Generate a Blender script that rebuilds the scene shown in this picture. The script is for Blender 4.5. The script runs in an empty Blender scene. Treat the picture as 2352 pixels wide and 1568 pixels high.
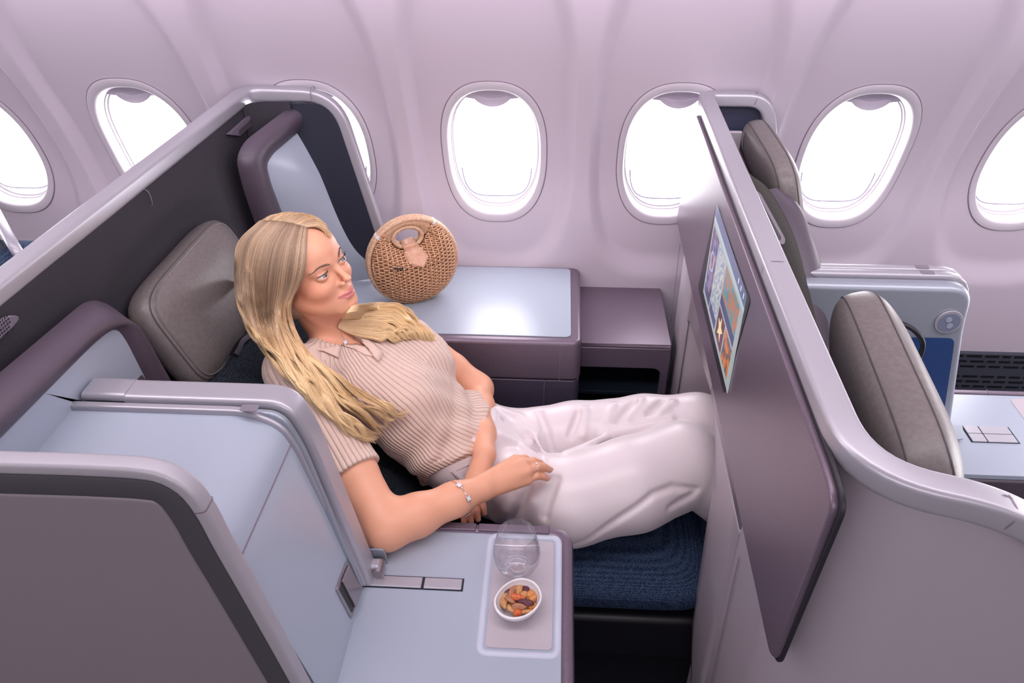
import bpy, math, random
import numpy as np
from mathutils import Vector, Matrix

C = bpy.context.scene.collection
random.seed(7); rng = np.random.default_rng(7)

# ------------------------------------------------------------------ camera
F_PX, PITCH, YAW, ROLL = 1723.5, 0.60265, 0.0664, -0.01061
CAM = np.array([0.0, -2.0874, 1.8648])
_cp, _sp, _cy, _sy = math.cos(PITCH), math.sin(PITCH), math.cos(YAW), math.sin(YAW)
_Rz = np.array([[_cy, -_sy, 0], [_sy, _cy, 0], [0, 0, 1.0]])
FW = _Rz @ np.array([0, _cp, -_sp]); _u = _Rz @ np.array([0, _sp, _cp]); _x = _Rz @ np.array([1.0, 0, 0])
RT = math.cos(ROLL)*_x + math.sin(ROLL)*_u; UP = -math.sin(ROLL)*_x + math.cos(ROLL)*_u
cam_data = bpy.data.cameras.new('camera'); cam = bpy.data.objects.new('camera', cam_data); C.objects.link(cam)
cam_data.sensor_width = 36; cam_data.lens = F_PX/2352*36; cam_data.clip_start = 0.02
m = Matrix.Identity(4)
for i in range(3):
    m[i][0], m[i][1], m[i][2], m[i][3] = RT[i], UP[i], -FW[i], CAM[i]
cam.matrix_world = m
bpy.context.scene.camera = cam

def P(px, py, X=None, Y=None, Z=None):
    """surveyed point: the sight line of a photo pixel met with a known plane of the cabin (metres)"""
    d = FW*F_PX + RT*(px-1176) + UP*(784-py)
    t = (X-CAM[0])/d[0] if X is not None else (Y-CAM[1])/d[1] if Y is not None else (Z-CAM[2])/d[2]
    return CAM + d*t

# ------------------------------------------------------------------ world, lights, exposure
sc = bpy.context.scene
sc.view_settings.view_transform = 'Standard'; sc.view_settings.look = 'None'
sc.view_settings.gamma = 1.0; sc.view_settings.exposure = 0.55; sc.view_settings.use_curve_mapping = False
sc.cycles.transparent_max_bounces = 32
w = bpy.data.worlds.new('world'); sc.world = w; w.use_nodes = True
nt = w.node_tree; nt.nodes.clear()
wo = nt.nodes.new('ShaderNodeOutputWorld'); bg = nt.nodes.new('ShaderNodeBackground')
tc = nt.nodes.new('ShaderNodeTexCoord'); sx = nt.nodes.new('ShaderNodeSeparateXYZ')
nt.links.new(tc.outputs['Generated'], sx.inputs[0])
# the cabin side of the surroundings is dim towards the floor; the sky beyond the windows is bright all over
rz = nt.nodes.new('ShaderNodeValToRGB'); rz.color_ramp.elements[0].position = 0.0; rz.color_ramp.elements[0].color = (0.06, 0.055, 0.065, 1)
rz.color_ramp.elements[1].position = 1.0; rz.color_ramp.elements[1].color = (0.50, 0.455, 0.50, 1)
zr = nt.nodes.new('ShaderNodeMapRange'); zr.inputs['From Min'].default_value = -0.6; zr.inputs['From Max'].default_value = 0.5
nt.links.new(sx.outputs['Z'], zr.inputs['Value']); nt.links.new(zr.outputs[0], rz.inputs[0])
wm = nt.nodes.new('ShaderNodeMix'); wm.data_type = 'RGBA'; yr = nt.nodes.new('ShaderNodeMapRange'); yr.inputs['From Max'].default_value = 0.22
nt.links.new(sx.outputs['Y'], yr.inputs['Value']); nt.links.new(yr.outputs[0], wm.inputs['Factor'])
nt.links.new(rz.outputs[0], wm.inputs['A']); wm.inputs['B'].default_value = (5.4, 5.3, 5.5, 1)
nt.links.new(wm.outputs['Result'], bg.inputs[0]); bg.inputs[1].default_value = 1.0
nt.links.new(bg.outputs[0], wo.inputs[0])

def area(name, loc, target, size, power, color, sy=None):
    l = bpy.data.lights.new(name, 'AREA'); l.energy = power; l.color = color
    l.shape = 'RECTANGLE'; l.size = size; l.size_y = sy or size
    o = bpy.data.objects.new(name, l); C.objects.link(o); o.location = loc
    o.rotation_euler = (Vector(target)-Vector(loc)).to_track_quat('-Z', 'Y').to_euler()
    return o
area('cabin_wall_wash_light', (0.3, -0.42, 1.655), (0.3, 0.05, 1.10), 4.6, 5.5, (0.98, 0.88, 1.0), 0.06)
area('cabin_ceiling_light', (0.3, -1.15, 1.98), (0.3, -0.25, 0.9), 3.4, 19, (1.0, 0.93, 0.97), 0.35)
area('cabin_aisle_light', (0.2, -3.0, 2.0), (0.2, 0, 1.2), 3.0, 14, (1.0, 0.92, 0.97), 0.6)

# ------------------------------------------------------------------ materials
MATS = {}
def mat(name, col, rough=0.5, metal=0.0, spec=0.5, coat=0.0, **k):
    if name in MATS: return MATS[name]
    m = bpy.data.materials.new(name); m.use_nodes = True
    b = m.node_tree.nodes['Principled BSDF']
    b.inputs['Base Color'].default_value = (*col, 1); b.inputs['Roughness'].default_value = rough
    b.inputs['Metallic'].default_value = metal; b.inputs['Specular IOR Level'].default_value = spec
    b.inputs['Coat Weight'].default_value = coat
    for kk, v in k.items(): b.inputs[kk.replace('_', ' ')].default_value = v
    MATS[name] = m
    return m
def noise_mat(name, col, col2, scale, rough=0.5, metal=0.0, bump=0.0, bdist=0.001, detail=3, kind='noise', stretch=(1, 1, 1), lo=0.35, hi=0.65, **k):
    m = mat(name, col, rough, metal, **k)
    if m.get('done'): return m
    m['done'] = 1
    n = m.node_tree.nodes; l = m.node_tree.links; b = n['Principled BSDF']
    tc = n.new('ShaderNodeTexCoord'); mp = n.new('ShaderNodeMapping'); mp.inputs['Scale'].default_value = stretch
    l.new(tc.outputs['Object'], mp.inputs[0])
    if kind == 'noise':
        t = n.new('ShaderNodeTexNoise'); t.inputs['Scale'].default_value = scale; t.inputs['Detail'].default_value = detail; out = t.outputs[0]
    elif kind == 'voronoi':
        t = n.new('ShaderNodeTexVoronoi'); t.inputs['Scale'].default_value = scale; out = t.outputs[0]
    l.new(mp.outputs[0], t.inputs['Vector'])
    r = n.new('ShaderNodeValToRGB'); r.color_ramp.elements[0].position = lo; r.color_ramp.elements[1].position = hi
    r.color_ramp.elements[0].color = (*col, 1); r.color_ramp.elements[1].color = (*col2, 1)
    l.new(out, r.inputs[0]); l.new(r.outputs[0], b.inputs['Base Color'])
    if bump:
        bp = n.new('ShaderNodeBump'); bp.inputs['Strength'].default_value = bump; bp.inputs['Distance'].default_value = bdist
        l.new(out, bp.inputs['Height']); l.new(bp.outputs[0], b.inputs['Normal'])
    return m
def weave_mat(name, dark, light, freq, rough=0.9, bump=0.6, bdist=0.0008):
    """woven cloth: product of two crossing waves, in object metres"""
    m = mat(name, dark, rough, spec=0.2)
    if m.get('done'): return m
    m['done'] = 1
    n = m.node_tree.nodes; l = m.node_tree.links; b = n['Principled BSDF']
    tc = n.new('ShaderNodeTexCoord')
    vo = n.new('ShaderNodeTexVoronoi'); vo.inputs['Scale'].default_value = freq; vo.inputs['Randomness'].default_value = 0.55
    nz = n.new('ShaderNodeTexNoise'); nz.inputs['Scale'].default_value = freq*0.25
    l.new(tc.outputs['Object'], vo.inputs['Vector']); l.new(tc.outputs['Object'], nz.inputs['Vector'])
    r = n.new('ShaderNodeValToRGB'); r.color_ramp.elements[0].position = 0.15; r.color_ramp.elements[1].position = 0.6
    r.color_ramp.elements[0].color = (*light, 1); r.color_ramp.elements[1].color = (*dark, 1)
    l.new(vo.outputs['Distance'], r.inputs[0])
    mx = n.new('ShaderNodeMix'); mx.data_type = 'RGBA'; mx.blend_type = 'MULTIPLY'; mx.inputs['Factor'].default_value = 0.5
    l.new(r.outputs[0], mx.inputs['A']); l.new(nz.outputs['Fac'], mx.inputs['B']); l.new(mx.outputs['Result'], b.inputs['Base Color'])
    bp = n.new('ShaderNodeBump'); bp.inputs['Strength'].default_value = bump; bp.inputs['Distance'].default_value = bdist; bp.invert = True
    l.new(vo.outputs['Distance'], bp.inputs['Height']); l.new(bp.outputs[0], b.inputs['Normal'])
    return m

M_WALL = mat('cabin_wall_plastic', (0.60, 0.53, 0.60), 0.42, spec=0.35)
M_RING = mat('window_ring_plastic', (0.62, 0.57, 0.62), 0.4)
M_SEAM = mat('seam_dark', (0.22, 0.17, 0.21), 0.6)
M_SHADE = mat('shade_tab_plastic', (0.58, 0.52, 0.62), 0.45)
M_SILVER = mat('silver_trim_paint', (0.47, 0.455, 0.50), 0.36, metal=0.45)
M_SILVERD = mat('silver_grey_paint', (0.36, 0.39, 0.45), 0.40, metal=0.45)
M_PURPLE = noise_mat('aubergine_metallic', (0.15, 0.113, 0.15), (0.215, 0.162, 0.212), 900, 0.36, metal=0.4, detail=1)
M_SHADOW_GASKET = mat('black_shadow_gasket', (0.018, 0.016, 0.024), 0.5)
M_PURPLED = mat('aubergine_leather', (0.085, 0.064, 0.088), 0.42)
M_LILAC = mat('lilac_shell_paint', (0.43, 0.385, 0.43), 0.38, metal=0.2)
M_TAUPE = mat('taupe_shell_paint', (0.27, 0.235, 0.26), 0.42, metal=0.2)
M_EDGE = mat('dark_edge_band', (0.075, 0.07, 0.08), 0.5, metal=0.2)
M_WHITE = mat('pale_blue_laminate', (0.39, 0.44, 0.525), 0.30, coat=0.35, Coat_Roughness=0.22)
M_LINING = noise_mat('charcoal_lining_fabric', (0.026, 0.023, 0.030), (0.062, 0.055, 0.070), 1400, 0.85, bump=0.5, detail=2, spec=0.3)
M_BAND = mat('charcoal_band', (0.022, 0.024, 0.04), 0.5)
M_NAVY = weave_mat('navy_woven_fabric', (0.010, 0.022, 0.055), (0.10, 0.165, 0.29), 420)
M_DWEAVE = weave_mat('charcoal_woven_fabric', (0.008, 0.012, 0.02), (0.06, 0.075, 0.10), 420)
M_LEATHER = noise_mat('grey_leather', (0.150, 0.128, 0.125), (0.180, 0.157, 0.152), 130, 0.40, bump=0.25, bdist=0.001, detail=5, spec=0.45)
M_BLACK = mat('black_plastic', (0.01, 0.01, 0.015), 0.4)
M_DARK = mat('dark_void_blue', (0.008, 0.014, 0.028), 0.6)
M_CARPET = noise_mat('dark_carpet', (0.006, 0.007, 0.012), (0.02, 0.02, 0.035), 500, 0.95, bump=0.6)
M_STEEL = mat('brushed_steel', (0.42, 0.38, 0.40), 0.28, metal=0.9)

# ------------------------------------------------------------------ mesh helpers
def tag(o, label=None, cat=None, group=None, kind=None):
    if label: o['label'] = label
    if cat: o['category'] = cat
    if group: o['group'] = group
    if kind: o['kind'] = kind
    return o
def thing(name, loc, label, cat, group=None):
    o = bpy.data.objects.new(name, None); C.objects.link(o); o.location = Vector([float(v) for v in loc]); o.empty_display_size = 0.05
    return tag(o, label, cat, group)
def link(name, me, material, parent=None, smooth=35):
    o = bpy.data.objects.new(name, me); C.objects.link(o)
    if material:
        for mm in (material if isinstance(material, (list, tuple)) else [material]): me.materials.append(mm)
    if smooth:
        me.polygons.foreach_set('use_smooth', [True]*len(me.polygons))
        if smooth < 180: me.set_sharp_from_angle(angle=math.radians(smooth))
    if parent is not None:
        o.parent = parent; o.matrix_parent_inverse = Matrix.Translation(-Vector(parent.location)) if parent.parent is None else Matrix.Identity(4)
    return o
def mesh(name, verts, faces, material, parent=None, smooth=35, bevel=0, seg=3, subsurf=0, solid=0):
    me = bpy.data.meshes.new(name); me.from_pydata([tuple(map(float, v)) for v in verts], [], [tuple(map(int, f)) for f in faces]); me.update()
    o = link(name, me, material, parent, smooth)
    if solid:
        md = o.modifiers.new('s', 'SOLIDIFY'); md.thickness = solid; md.offset = 0
    if bevel:
        md = o.modifiers.new('b', 'BEVEL'); md.width = bevel; md.segments = seg; md.limit_method = 'ANGLE'; md.angle_limit = math.radians(40); md.harden_normals = True
    if subsurf:
        md = o.modifiers.new('u', 'SUBSURF'); md.levels = md.render_levels = subsurf
    return o
def rnd(pts, r, n=6, closed=True):
    """round the corners of a 3D polyline; r may be a list"""
    pts = [np.array(p, float) for p in pts]; N = len(pts); out = []
    for i, p in enumerate(pts):
        ri = r[i] if isinstance(r, (list, tuple)) else r
        if (not closed and i in (0, N-1)) or ri <= 0: out.append(p); continue
        a, b = pts[i-1], pts[(i+1) % N]
        da, db = a-p, b-p; la, lb = np.linalg.norm(da), np.linalg.norm(db)
        d = min(ri, la*0.49, lb*0.49); A = p+da/la*d; B = p+db/lb*d
        for k in range(n+1):
            t = k/n; out.append((1-t)**2*A+2*t*(1-t)*p+t*t*B)
    return out
def slab(name, outline, ext, material, parent=None, bevel=0.003, seg=3, smooth=35, both=False):
    """extrude a planar outline along vector ext"""
    o_ = [np.array(p, float) for p in outline]; n = len(o_); e = np.array(ext, float)
    v = o_+[p+e for p in o_]
    nrm = np.zeros(3)
    for i in range(n): nrm += np.cross(o_[i]-o_[0], o_[(i+1) % n]-o_[0])
    if np.dot(nrm, e) > 0: f0 = list(range(n))[::-1]; f1 = list(range(n, 2*n)); fs = [(i, (i+1) % n, n+(i+1) % n, n+i) for i in range(n)]
    else: f0 = list(range(n)); f1 = list(range(n, 2*n))[::-1]; fs = [((i+1) % n, i, n+i, n+(i+1) % n) for i in range(n)]
    return mesh(name, v, [f0, f1]+fs, material, parent, smooth, bevel, seg)
def box(name, lo, hi, material, parent=None, bevel=0.003, seg=3):
    x0, y0, z0 = lo; x1, y1, z1 = hi
    return slab(name, [(x0, y0, z0), (x1, y0, z0), (x1, y1, z0), (x0, y1, z0)], (0, 0, z1-z0), material, parent, bevel, seg)
def sweep_arrays(path, prof, ref, closed=False, cap=True, scale=None):
    """prof: list of (a,b): a along side, b along ref-ish. returns verts, faces"""
    path = [np.array(p, float) for p in path]; n = len(path); m_ = len(prof); V = []; Fc = []
    for i, p in enumerate(path):
        if closed: t = path[(i+1) % n]-path[i-1]
        else: t = path[min(i+1, n-1)]-path[max(i-1, 0)]
        t = t/np.linalg.norm(t)
        rf = np.array(ref[i] if isinstance(ref, list) else ref, float)
        s = np.cross(t, rf); s /= np.linalg.norm(s); u = np.cross(s, t)
        k = 1 if scale is None else scale[i]
        for a, b in prof: V.append(p+s*a*k+u*b*k)
    for i in range(n if closed else n-1):
        for j in range(m_):
            a = i*m_+j; b = i*m_+(j+1) % m_; c = ((i+1) % n)*m_+(j+1) % m_; d = ((i+1) % n)*m_+j
            Fc.append((a, b, c, d))
    if cap and not closed:
        Fc.append(tuple(range(m_))[::-1]); Fc.append(tuple(range((n-1)*m_, n*m_)))
    return V, Fc
def sweep(name, path, prof, ref, material, parent=None, closed=False, smooth=50, scale=None):
    V, Fc = sweep_arrays(path, prof, ref, closed, True, scale)
    return mesh(name, V, Fc, material, parent, smooth)
def circ(r, n=10, ry=None):
    ry = r if ry is None else ry
    return [(r*math.cos(2*math.pi*i/n), ry*math.sin(2*math.pi*i/n)) for i in range(n)]
def rrect(w_, h_, r, n=4):
    pts = rnd([(-w_/2, -h_/2, 0), (w_/2, -h_/2, 0), (w_/2, h_/2, 0), (-w_/2, h_/2, 0)], r, n)
    return [(p[0], p[1]) for p in pts]
def merge(parts):
    V = []; Fc = []
    for v, f in parts:
        o = len(V); V += list(v); Fc += [tuple(i+o for i in q) for q in f]
    return V, Fc
def gridmesh(name, fn, nu, nv, material, parent=None, smooth=180, solid=0, cu=False):
    V = [fn(i/nu, j/nv) for i in range(nu+(0 if cu else 1)) for j in range(nv+1)]; W = nv+1; N = nu+(0 if cu else 1)
    Fc = [(i*W+j, ((i+1) % N)*W+j, ((i+1) % N)*W+j+1, i*W+j+1) for i in range(nu) for j in range(nv)]
    return mesh(name, V, Fc, material, parent, smooth, solid=solid)
def smoothstep(a, b, x):
    t = np.clip((x-a)/(b-a), 0, 1); return t*t*(3-2*t)
def along(path, n):
    """resample polyline evenly"""
    p = np.array(path, float); d = np.r_[0, np.cumsum(np.linalg.norm(np.diff(p, axis=0), axis=1))]
    t = np.linspace(0, d[-1], n); return np.stack([np.interp(t, d, p[:, k]) for k in range(3)], 1)
def crom(pts, n):
    """Catmull-Rom curve through pts, n samples"""
    p = np.array(pts, float); p = np.vstack([2*p[0]-p[1], p, 2*p[-1]-p[-2]]); m_ = len(p)-3; out = []
    for t in np.linspace(0, m_-1e-6, n):
        i = int(t); u = t-i; a, b, c, d = p[i:i+4]
        out.append(0.5*((2*b)+(-a+c)*u+(2*a-5*b+4*c-d)*u*u+(-a+3*b-3*c+d)*u**3))
    return np.array(out)
# ------------------------------------------------------------------ cabin side wall with window bays
X0, PITCHW, WZ = -0.1851, 0.508, 1.08
RW, RH = 0.3054, 0.4588
def prof_y(z):
    s = np.asarray(z, float)-WZ
    s1 = np.clip(s, -0.147, 0.55)
    y = -(0.2816*s1+0.7552*s1**2-0.9118*s1**3)
    return y-np.clip(s-0.55, 0, 9)*0.285
def sup(t, a, b, n=2.5):
    c, s = np.cos(t), np.sin(t)
    return np.sign(c)*np.abs(c)**(2/n)*a, np.sign(s)*np.abs(s)**(2/n)*b
def bay(dx, z):
    q = (np.abs(dx/0.222)**3.4+np.abs((z-1.175)/0.47)**3.0)**(1/3.2)
    return 0.016*(1-smoothstep(0.90, 1.07, q))-0.012*smoothstep(0.90, 1.07, q)
ZLO, ZHI = 0.36, 2.02
NA = 112
def wall_cell(xc, hx0, hx1):
    th = np.linspace(0, 2*np.pi, NA, endpoint=False)+np.pi/4
    ox, oz = sup(th, RW/2, RH/2)
    # outer rectangle in same directions
    c, s = np.cos(th), np.sin(th); k = 1/np.maximum(np.abs(c), np.abs(s)); rx, rz = c*k, s*k
    bx = np.where(rx > 0, rx*hx1, rx*hx0); bz = np.where(rz > 0, rz*(ZHI-WZ), rz*(WZ-ZLO))
    V = []; R = 44
    for r in range(R+1):
        t = r/R
        x = ox+(bx-ox)*t; z = WZ+oz+(bz-oz)*t
        for a, b in zip(x, z):
            V.append((xc+a, float(prof_y(b))+float(bay(a, b)), b))
    Fc = [(r*NA+j, r*NA+(j+1) % NA, (r+1)*NA+(j+1) % NA, (r+1)*NA+j) for r in range(R) for j in range(NA)]
    return V, [f[::-1] for f in Fc]
parts = [wall_cell(X0+PITCHW*i, PITCHW/2, PITCHW/2) for i in range(-4, 6)]
V, Fc = merge(parts)
o = mesh('wall_window_side', V, Fc, M_WALL, smooth=180); tag(o, kind='structure')
# vertical panel joints every second window: a thin raised strip with a dark groove
k = 0
for i in (-4.5, -2.5, -0.5, 1.5, 3.5):
    xs = X0+PITCHW*i; k += 1
    zz = np.linspace(0.45, 1.95, 60)
    pth = [(xs-0.009, float(prof_y(z))-0.0015, z) for z in zz]
    o = sweep('trim_%d' % k, pth, rrect(0.020, 0.004, 0.0015), (0, 1, 0), M_WALL); tag(o, kind='structure')
    pth = [(xs+0.0035, float(prof_y(z))-0.0005, z) for z in zz]
    o = sweep('trim_%d' % (k+10), pth, rrect(0.0022, 0.004, 0.0005), (0, 1, 0), M_SEAM); tag(o, kind='structure')

# one window built once, then copied
def window_mesh():
    th = np.linspace(0, 2*np.pi, 96, endpoint=False)
    def ring(a, b, dy, n=2.5, follow=True, zc=0.0, tilt=0.0):
        x, z = sup(th, a, b, n); z = z+zc
        y = prof_y(WZ+z)+0.016+dy if follow else dy+tilt*z
        return [(float(p), float(q if follow else (dy+tilt*r_)), float(r_)) for p, q, r_ in zip(x, np.broadcast_to(y, x.shape), z)]
    return th, ring
th, ring = window_mesh()
def rings_mesh(rs):
    n = len(rs[0]); V = [p for r in rs for p in r]
    F_ = [(i*n+j, (i+1)*n+j, (i+1)*n+(j+1) % n, i*n+(j+1) % n) for i in range(len(rs)-1) for j in range(n)]
    return V, F_
SL = -0.20
M_GLASS = bpy.data.materials.new('window_glass'); M_GLASS.use_nodes = True
_n = M_GLASS.node_tree.nodes; _l = M_GLASS.node_tree.links; _n.remove(_n['Principled BSDF'])
_t = _n.new('ShaderNodeBsdfTransparent'); _g = _n.new('ShaderNodeBsdfGlossy'); _g.inputs['Roughness'].default_value = 0.02
_mx = _n.new('ShaderNodeMixShader'); _fr = _n.new('ShaderNodeFresnel'); _fr.inputs[0].default_value = 1.25
_l.new(_fr.outputs[0], _mx.inputs[0]); _l.new(_t.outputs[0], _mx.inputs[1]); _l.new(_g.outputs[0], _mx.inputs[2]); _l.new(_mx.outputs[0], _n['Material Output'].inputs[0])
def build_window(root):
    # moulded ring: flat lip, then a shallow funnel opening to the pane
    rs = [ring(RW/2-0.0005, RH/2-0.0005, 0.004), ring(RW/2-0.0015, RH/2-0.0015, -0.0035), ring(RW/2-0.004, RH/2-0.004, -0.0045),
          ring(RW/2-0.016, RH/2-0.022, -0.0040), ring(RW/2-0.019, RH/2-0.027, -0.0015), ring(RW/2-0.021, RH/2-0.030, 0.006),
          ring(RW/2-0.022, RH/2-0.032, 0.020)]
    V, F_ = rings_mesh(rs); a = mesh('window_ring', V, F_, M_RING, root, 60)
    rs = [ring(RW/2-0.022, RH/2-0.032, 0.019), ring(RW/2-0.0235, RH/2-0.034, 0.022), ring(RW/2-0.0235, RH/2-0.035, 0.034), ring(RW/2-0.026, RH/2-0.038, 0.035),
          ring(RW/2-0.026, RH/2-0.039, 0.046), ring(RW/2-0.029, RH/2-0.043, 0.047), ring(RW/2-0.030, RH/2-0.045, 0.058)]
    V, F_ = rings_mesh(rs); a2 = mesh('window_reveal', V, F_, M_RING, root, 40)
    rs = [ring(RW/2+0.0014, RH/2+0.0014, 0.0005), ring(RW/2-0.0016, RH/2-0.0016, -0.0002)]
    rs = [[(x, y-0.0008, z) for x, y, z in r] for r in rs]
    V, F_ = rings_mesh(rs); a3 = mesh('ring_joint', V, F_, M_SEAM, root, 60)
    pr = ring(RW/2-0.029, RH/2-0.043, 0.054); c0 = (0.0, float(prof_y(WZ)+0.070), 0.0)
    g = mesh('pane', pr+[c0], [(j, (j+1) % 96, 96) for j in range(96)], M_GLASS, root, 180)
    # raised shade with a crescent grip at the top
    hb = RH/2-0.068
    def shade(u, v):
        x = (u-0.5)*0.170
        bot = hb+1.3*x*x; top = RH/2-0.026-0.9*abs(x)**1.9*3.2
        z = bot+(max(top, bot+0.001)-bot)*v
        return (x, float(prof_y(WZ+z))+0.016+0.034, z)
    s = gridmesh('window_shade', shade, 24, 6, M_SHADE, root, 180, solid=0.004)
    zz = lambda x: hb+0.006+1.3*x*x-0.018*(1-(x/0.056)**2)
    path = [(x, float(prof_y(WZ+hb))+0.016+0.028, zz(x)+0.006) for x in np.linspace(-0.052, 0.052, 21)]
    sweep('shade_grip', path, rrect(0.006, 0.024, 0.003), (0, 0, 1), M_SHADE, s, scale=[0.25+0.75*math.sin(math.pi*i/20)**0.5 for i in range(21)])
    tt = np.linspace(math.pi*1.06, math.pi*1.94, 40); x, z = sup(tt, RW/2-0.046, RH/2-0.064, 4)
    sweep('pane_seal', [(a_, float(prof_y(WZ+b_))+0.016+0.050, b_) for a_, b_ in zip(x, z)], rrect(0.004, 0.004, 0.001), (0, 1, 0), mat('seal_grey', (0.36, 0.33, 0.46), 0.5), root)
def copy_tree(o, parent=None):
    c = o.copy(); C.objects.link(c)
    if parent is not None: c.parent = parent
    for ch in list(o.children): copy_tree(ch, c)
    return c
w0 = bpy.data.objects.new('window_1', None); C.objects.link(w0); w0.location = (0, 0, 0)
w0['kind'] = 'structure'
build_window(w0)
for n_, i in enumerate(range(-3, 4)):
    r = w0 if n_ == 0 else copy_tree(w0)
    r.name = 'window_%d' % (n_+1); r.location = (X0+PITCHW*i, 0, WZ)
# window_mesh() heights are relative to WZ through prof_y(WZ+z)
# floor, lower wall and ceiling cove
o = box('floor', (-2.3, -2.6, -0.03), (3.0, 0.3, 0.0), M_CARPET, bevel=0); tag(o, kind='structure')
o = gridmesh('wall_lower_window_side', lambda u, v: (-2.25+5.2*u, 0.022+0.016*0-0.10*(1-v)**2*0.0, 0.0+0.37*v), 2, 8, M_WALL); tag(o, kind='structure')
# ceiling and overhead bins (above the frame)
o = box('ceiling', (-2.3, -3.4, 2.04), (3.0, -0.9, 2.10), M_WALL, bevel=0); tag(o, kind='structure')
o = slab('trim_30', [(-2.3, -0.26, 1.66), (-2.3, -0.80, 1.74), (-2.3, -0.92, 2.1), (-2.3, -0.2, 2.1)], (5.3, 0, 0), M_WALL, bevel=0.02); tag(o, kind='structure')
# ------------------------------------------------------------------ helpers for moulded pieces
def off2(poly, d, ax=(0, 2)):
    """offset an open polyline lying in a plane (axes ax) sideways by d"""
    p = np.array(poly, float); q = p.copy()
    for i in range(len(p)):
        t = p[min(i+1, len(p)-1)]-p[max(i-1, 0)]; t = np.array([t[ax[0]], t[ax[1]]]); t /= np.linalg.norm(t)+1e-12
        q[i, ax[0]] += -t[1]*d; q[i, ax[1]] += t[0]*d
    return q
def loft(name, curves, material, parent=None, smooth=180, solid=0, closed=False):
    """skin through a list of equally sampled curves"""
    n = len(curves[0]); V = [p for c in curves for p in c]
    Fc = [(i*n+j, i*n+j+1, (i+1)*n+j+1, (i+1)*n+j) for i in range(len(curves)-1) for j in range(n-1)]
    return mesh(name, V, Fc, material, parent, smooth, solid=solid)
def bulge(A, B, n, vec, k=1.0):
    """rounded section between curve A and curve B, pushed out along vec"""
    A = np.array(A); B = np.array(B); vec = np.array(vec, float); out = []
    for i in range(n+1):
        t = i/n; out.append(A*(1-t)+B*t+vec*math.sin(math.pi*t)**k)
    return out

# ------------------------------------------------------------------ our seat: back shell with silver rim
YN, YF, ZR = -1.48, -0.095, 1.275
shell = thing('seat_shell', (-0.9, -0.75, 0), 'tall charcoal-lined shell with brushed silver rim wrapping behind the reclining woman', 'seat shell')
# rim path: aisle corner -> along the back -> window side -> down the wing
wing_top = P(762, 222, Y=YF); wing_end = P(876, 540, Y=YF)
path = rnd([(-0.872, YN+0.03, ZR), (-0.875, YN+0.04, ZR), (-0.845, YF+0.01, ZR), (wing_top[0]+0.01, YF, ZR), (wing_end[0], YF, wing_end[2]), (wing_end[0]+0.01, YF, 0.55)], [0, 0, .05, .09, 0.02, 0], 10, closed=False)
path = along(path, 150)
refs = []
for i, p in enumerate(path):
    t = path[min(i+1, 149)]-path[max(i-1, 0)]
    refs.append((0, 0, 1) if abs(t[2]) < 1e-3 else tuple(np.cross([0, 1, 0], t/np.linalg.norm(t))*1.0))
# keep the section's second axis pointing outwards all along
refs = [np.array(r, float)/np.linalg.norm(r) for r in refs]
refs = [r if r[2] > 0 or r[0] > 0 else -r for r in refs]
sweep('rim_trim', path, rrect(0.040, 0.038, 0.011, 5), refs, M_SILVER, shell, scale=[1-0.26*float(smoothstep(1.40, 1.60, k*np.linalg.norm(path[5]-path[4]))) for k in range(150)])
jn = [path[i] for i in range(150)]
def joint(pt, nrm, w_, h_, name='rim_joint', parent=shell, th=0.0012):
    """hairline joint around a trim"""
    n_ = np.array(nrm, float); n_ /= np.linalg.norm(n_)
    a = np.cross(n_, [0, 0, 1.0]);
    if np.linalg.norm(a) < 0.1: a = np.cross(n_, [0, 1.0, 0])
    a /= np.linalg.norm(a); b = np.cross(a, n_)
    pr = rrect(w_, h_, 0.0155, 5)
    V = [np.array(pt)+a*x+b*y+n_*s for s in (-th, th) for x, y in pr]; n = len(pr)
    return mesh(name, V, [(i, (i+1) % n, n+(i+1) % n, n+i) for i in range(n)], M_SEAM, parent)
joint(P(325, 455, X=-0.853), (0.02, 1, 0), 0.0415, 0.0415); joint((P(718, 212, Y=YF)[0], YF, ZR), (1, 0, 0), 0.0415, 0.0415)
# lining: a wall behind the seat that turns into the window-side wing; gently dished for the head
def lining(u, v):
    z = 0.25+(ZR-0.012-0.25)*v
    s = u*1.455
    L1 = YF-YN-0.02
    RC = 0.055
    if s < L1-RC:
        y = YN+0.02+s; x = -0.853+0.03*(s/L1)*0.7
    else:
        r = RC; a = min(1, (s-(L1-RC))/(r*math.pi/2))*math.pi/2
        y = YF-0.022-r+r*math.sin(a); x = -0.832+r*(1-math.cos(a)) + max(0, s-(L1-RC)-r*math.pi/2)
    d = 0.0
    yy = (y+0.70)/0.30; zz = (z-0.93)/0.24
    q = (abs(yy)**3+abs(zz)**3)**(1/3)
    d = 0.012*float(1-smoothstep(0.80, 1.10, q))
    return (x-d, y, z)
gridmesh('fabric_lining', lining, 150, 70, M_LINING, shell)
# smooth outer skin of the shell (seen from the row behind)
slab('outer_skin', [(-0.894, YN, 0.1), (-0.894, YN, ZR-0.015), (-0.870, YF, ZR-0.015), (-0.870, YF, 0.1)], (0.006, 0, 0), M_LILAC, shell, 0.002)
# charcoal band on the window-side wing
bp = [P(728, 272, Y=YF-0.012), P(768, 236, Y=YF-0.012), P(872, 535, Y=YF-0.012), P(838, 600, Y=YF-0.012)]
bp = [P(640, 236, Y=YF-0.012), P(736, 236, Y=YF-0.012), P(776, 262, Y=YF-0.012), P(868, 535, Y=YF-0.012), bp[3]+np.array([0, 0, -0.0]), bp[3]+np.array([-0.04, 0, -0.0])]
slab('wing_band', rnd(bp, [0, .03, .03, .02, .02, 0], 5), (0, 0.014, 0), M_BAND, shell, 0.002)
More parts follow.
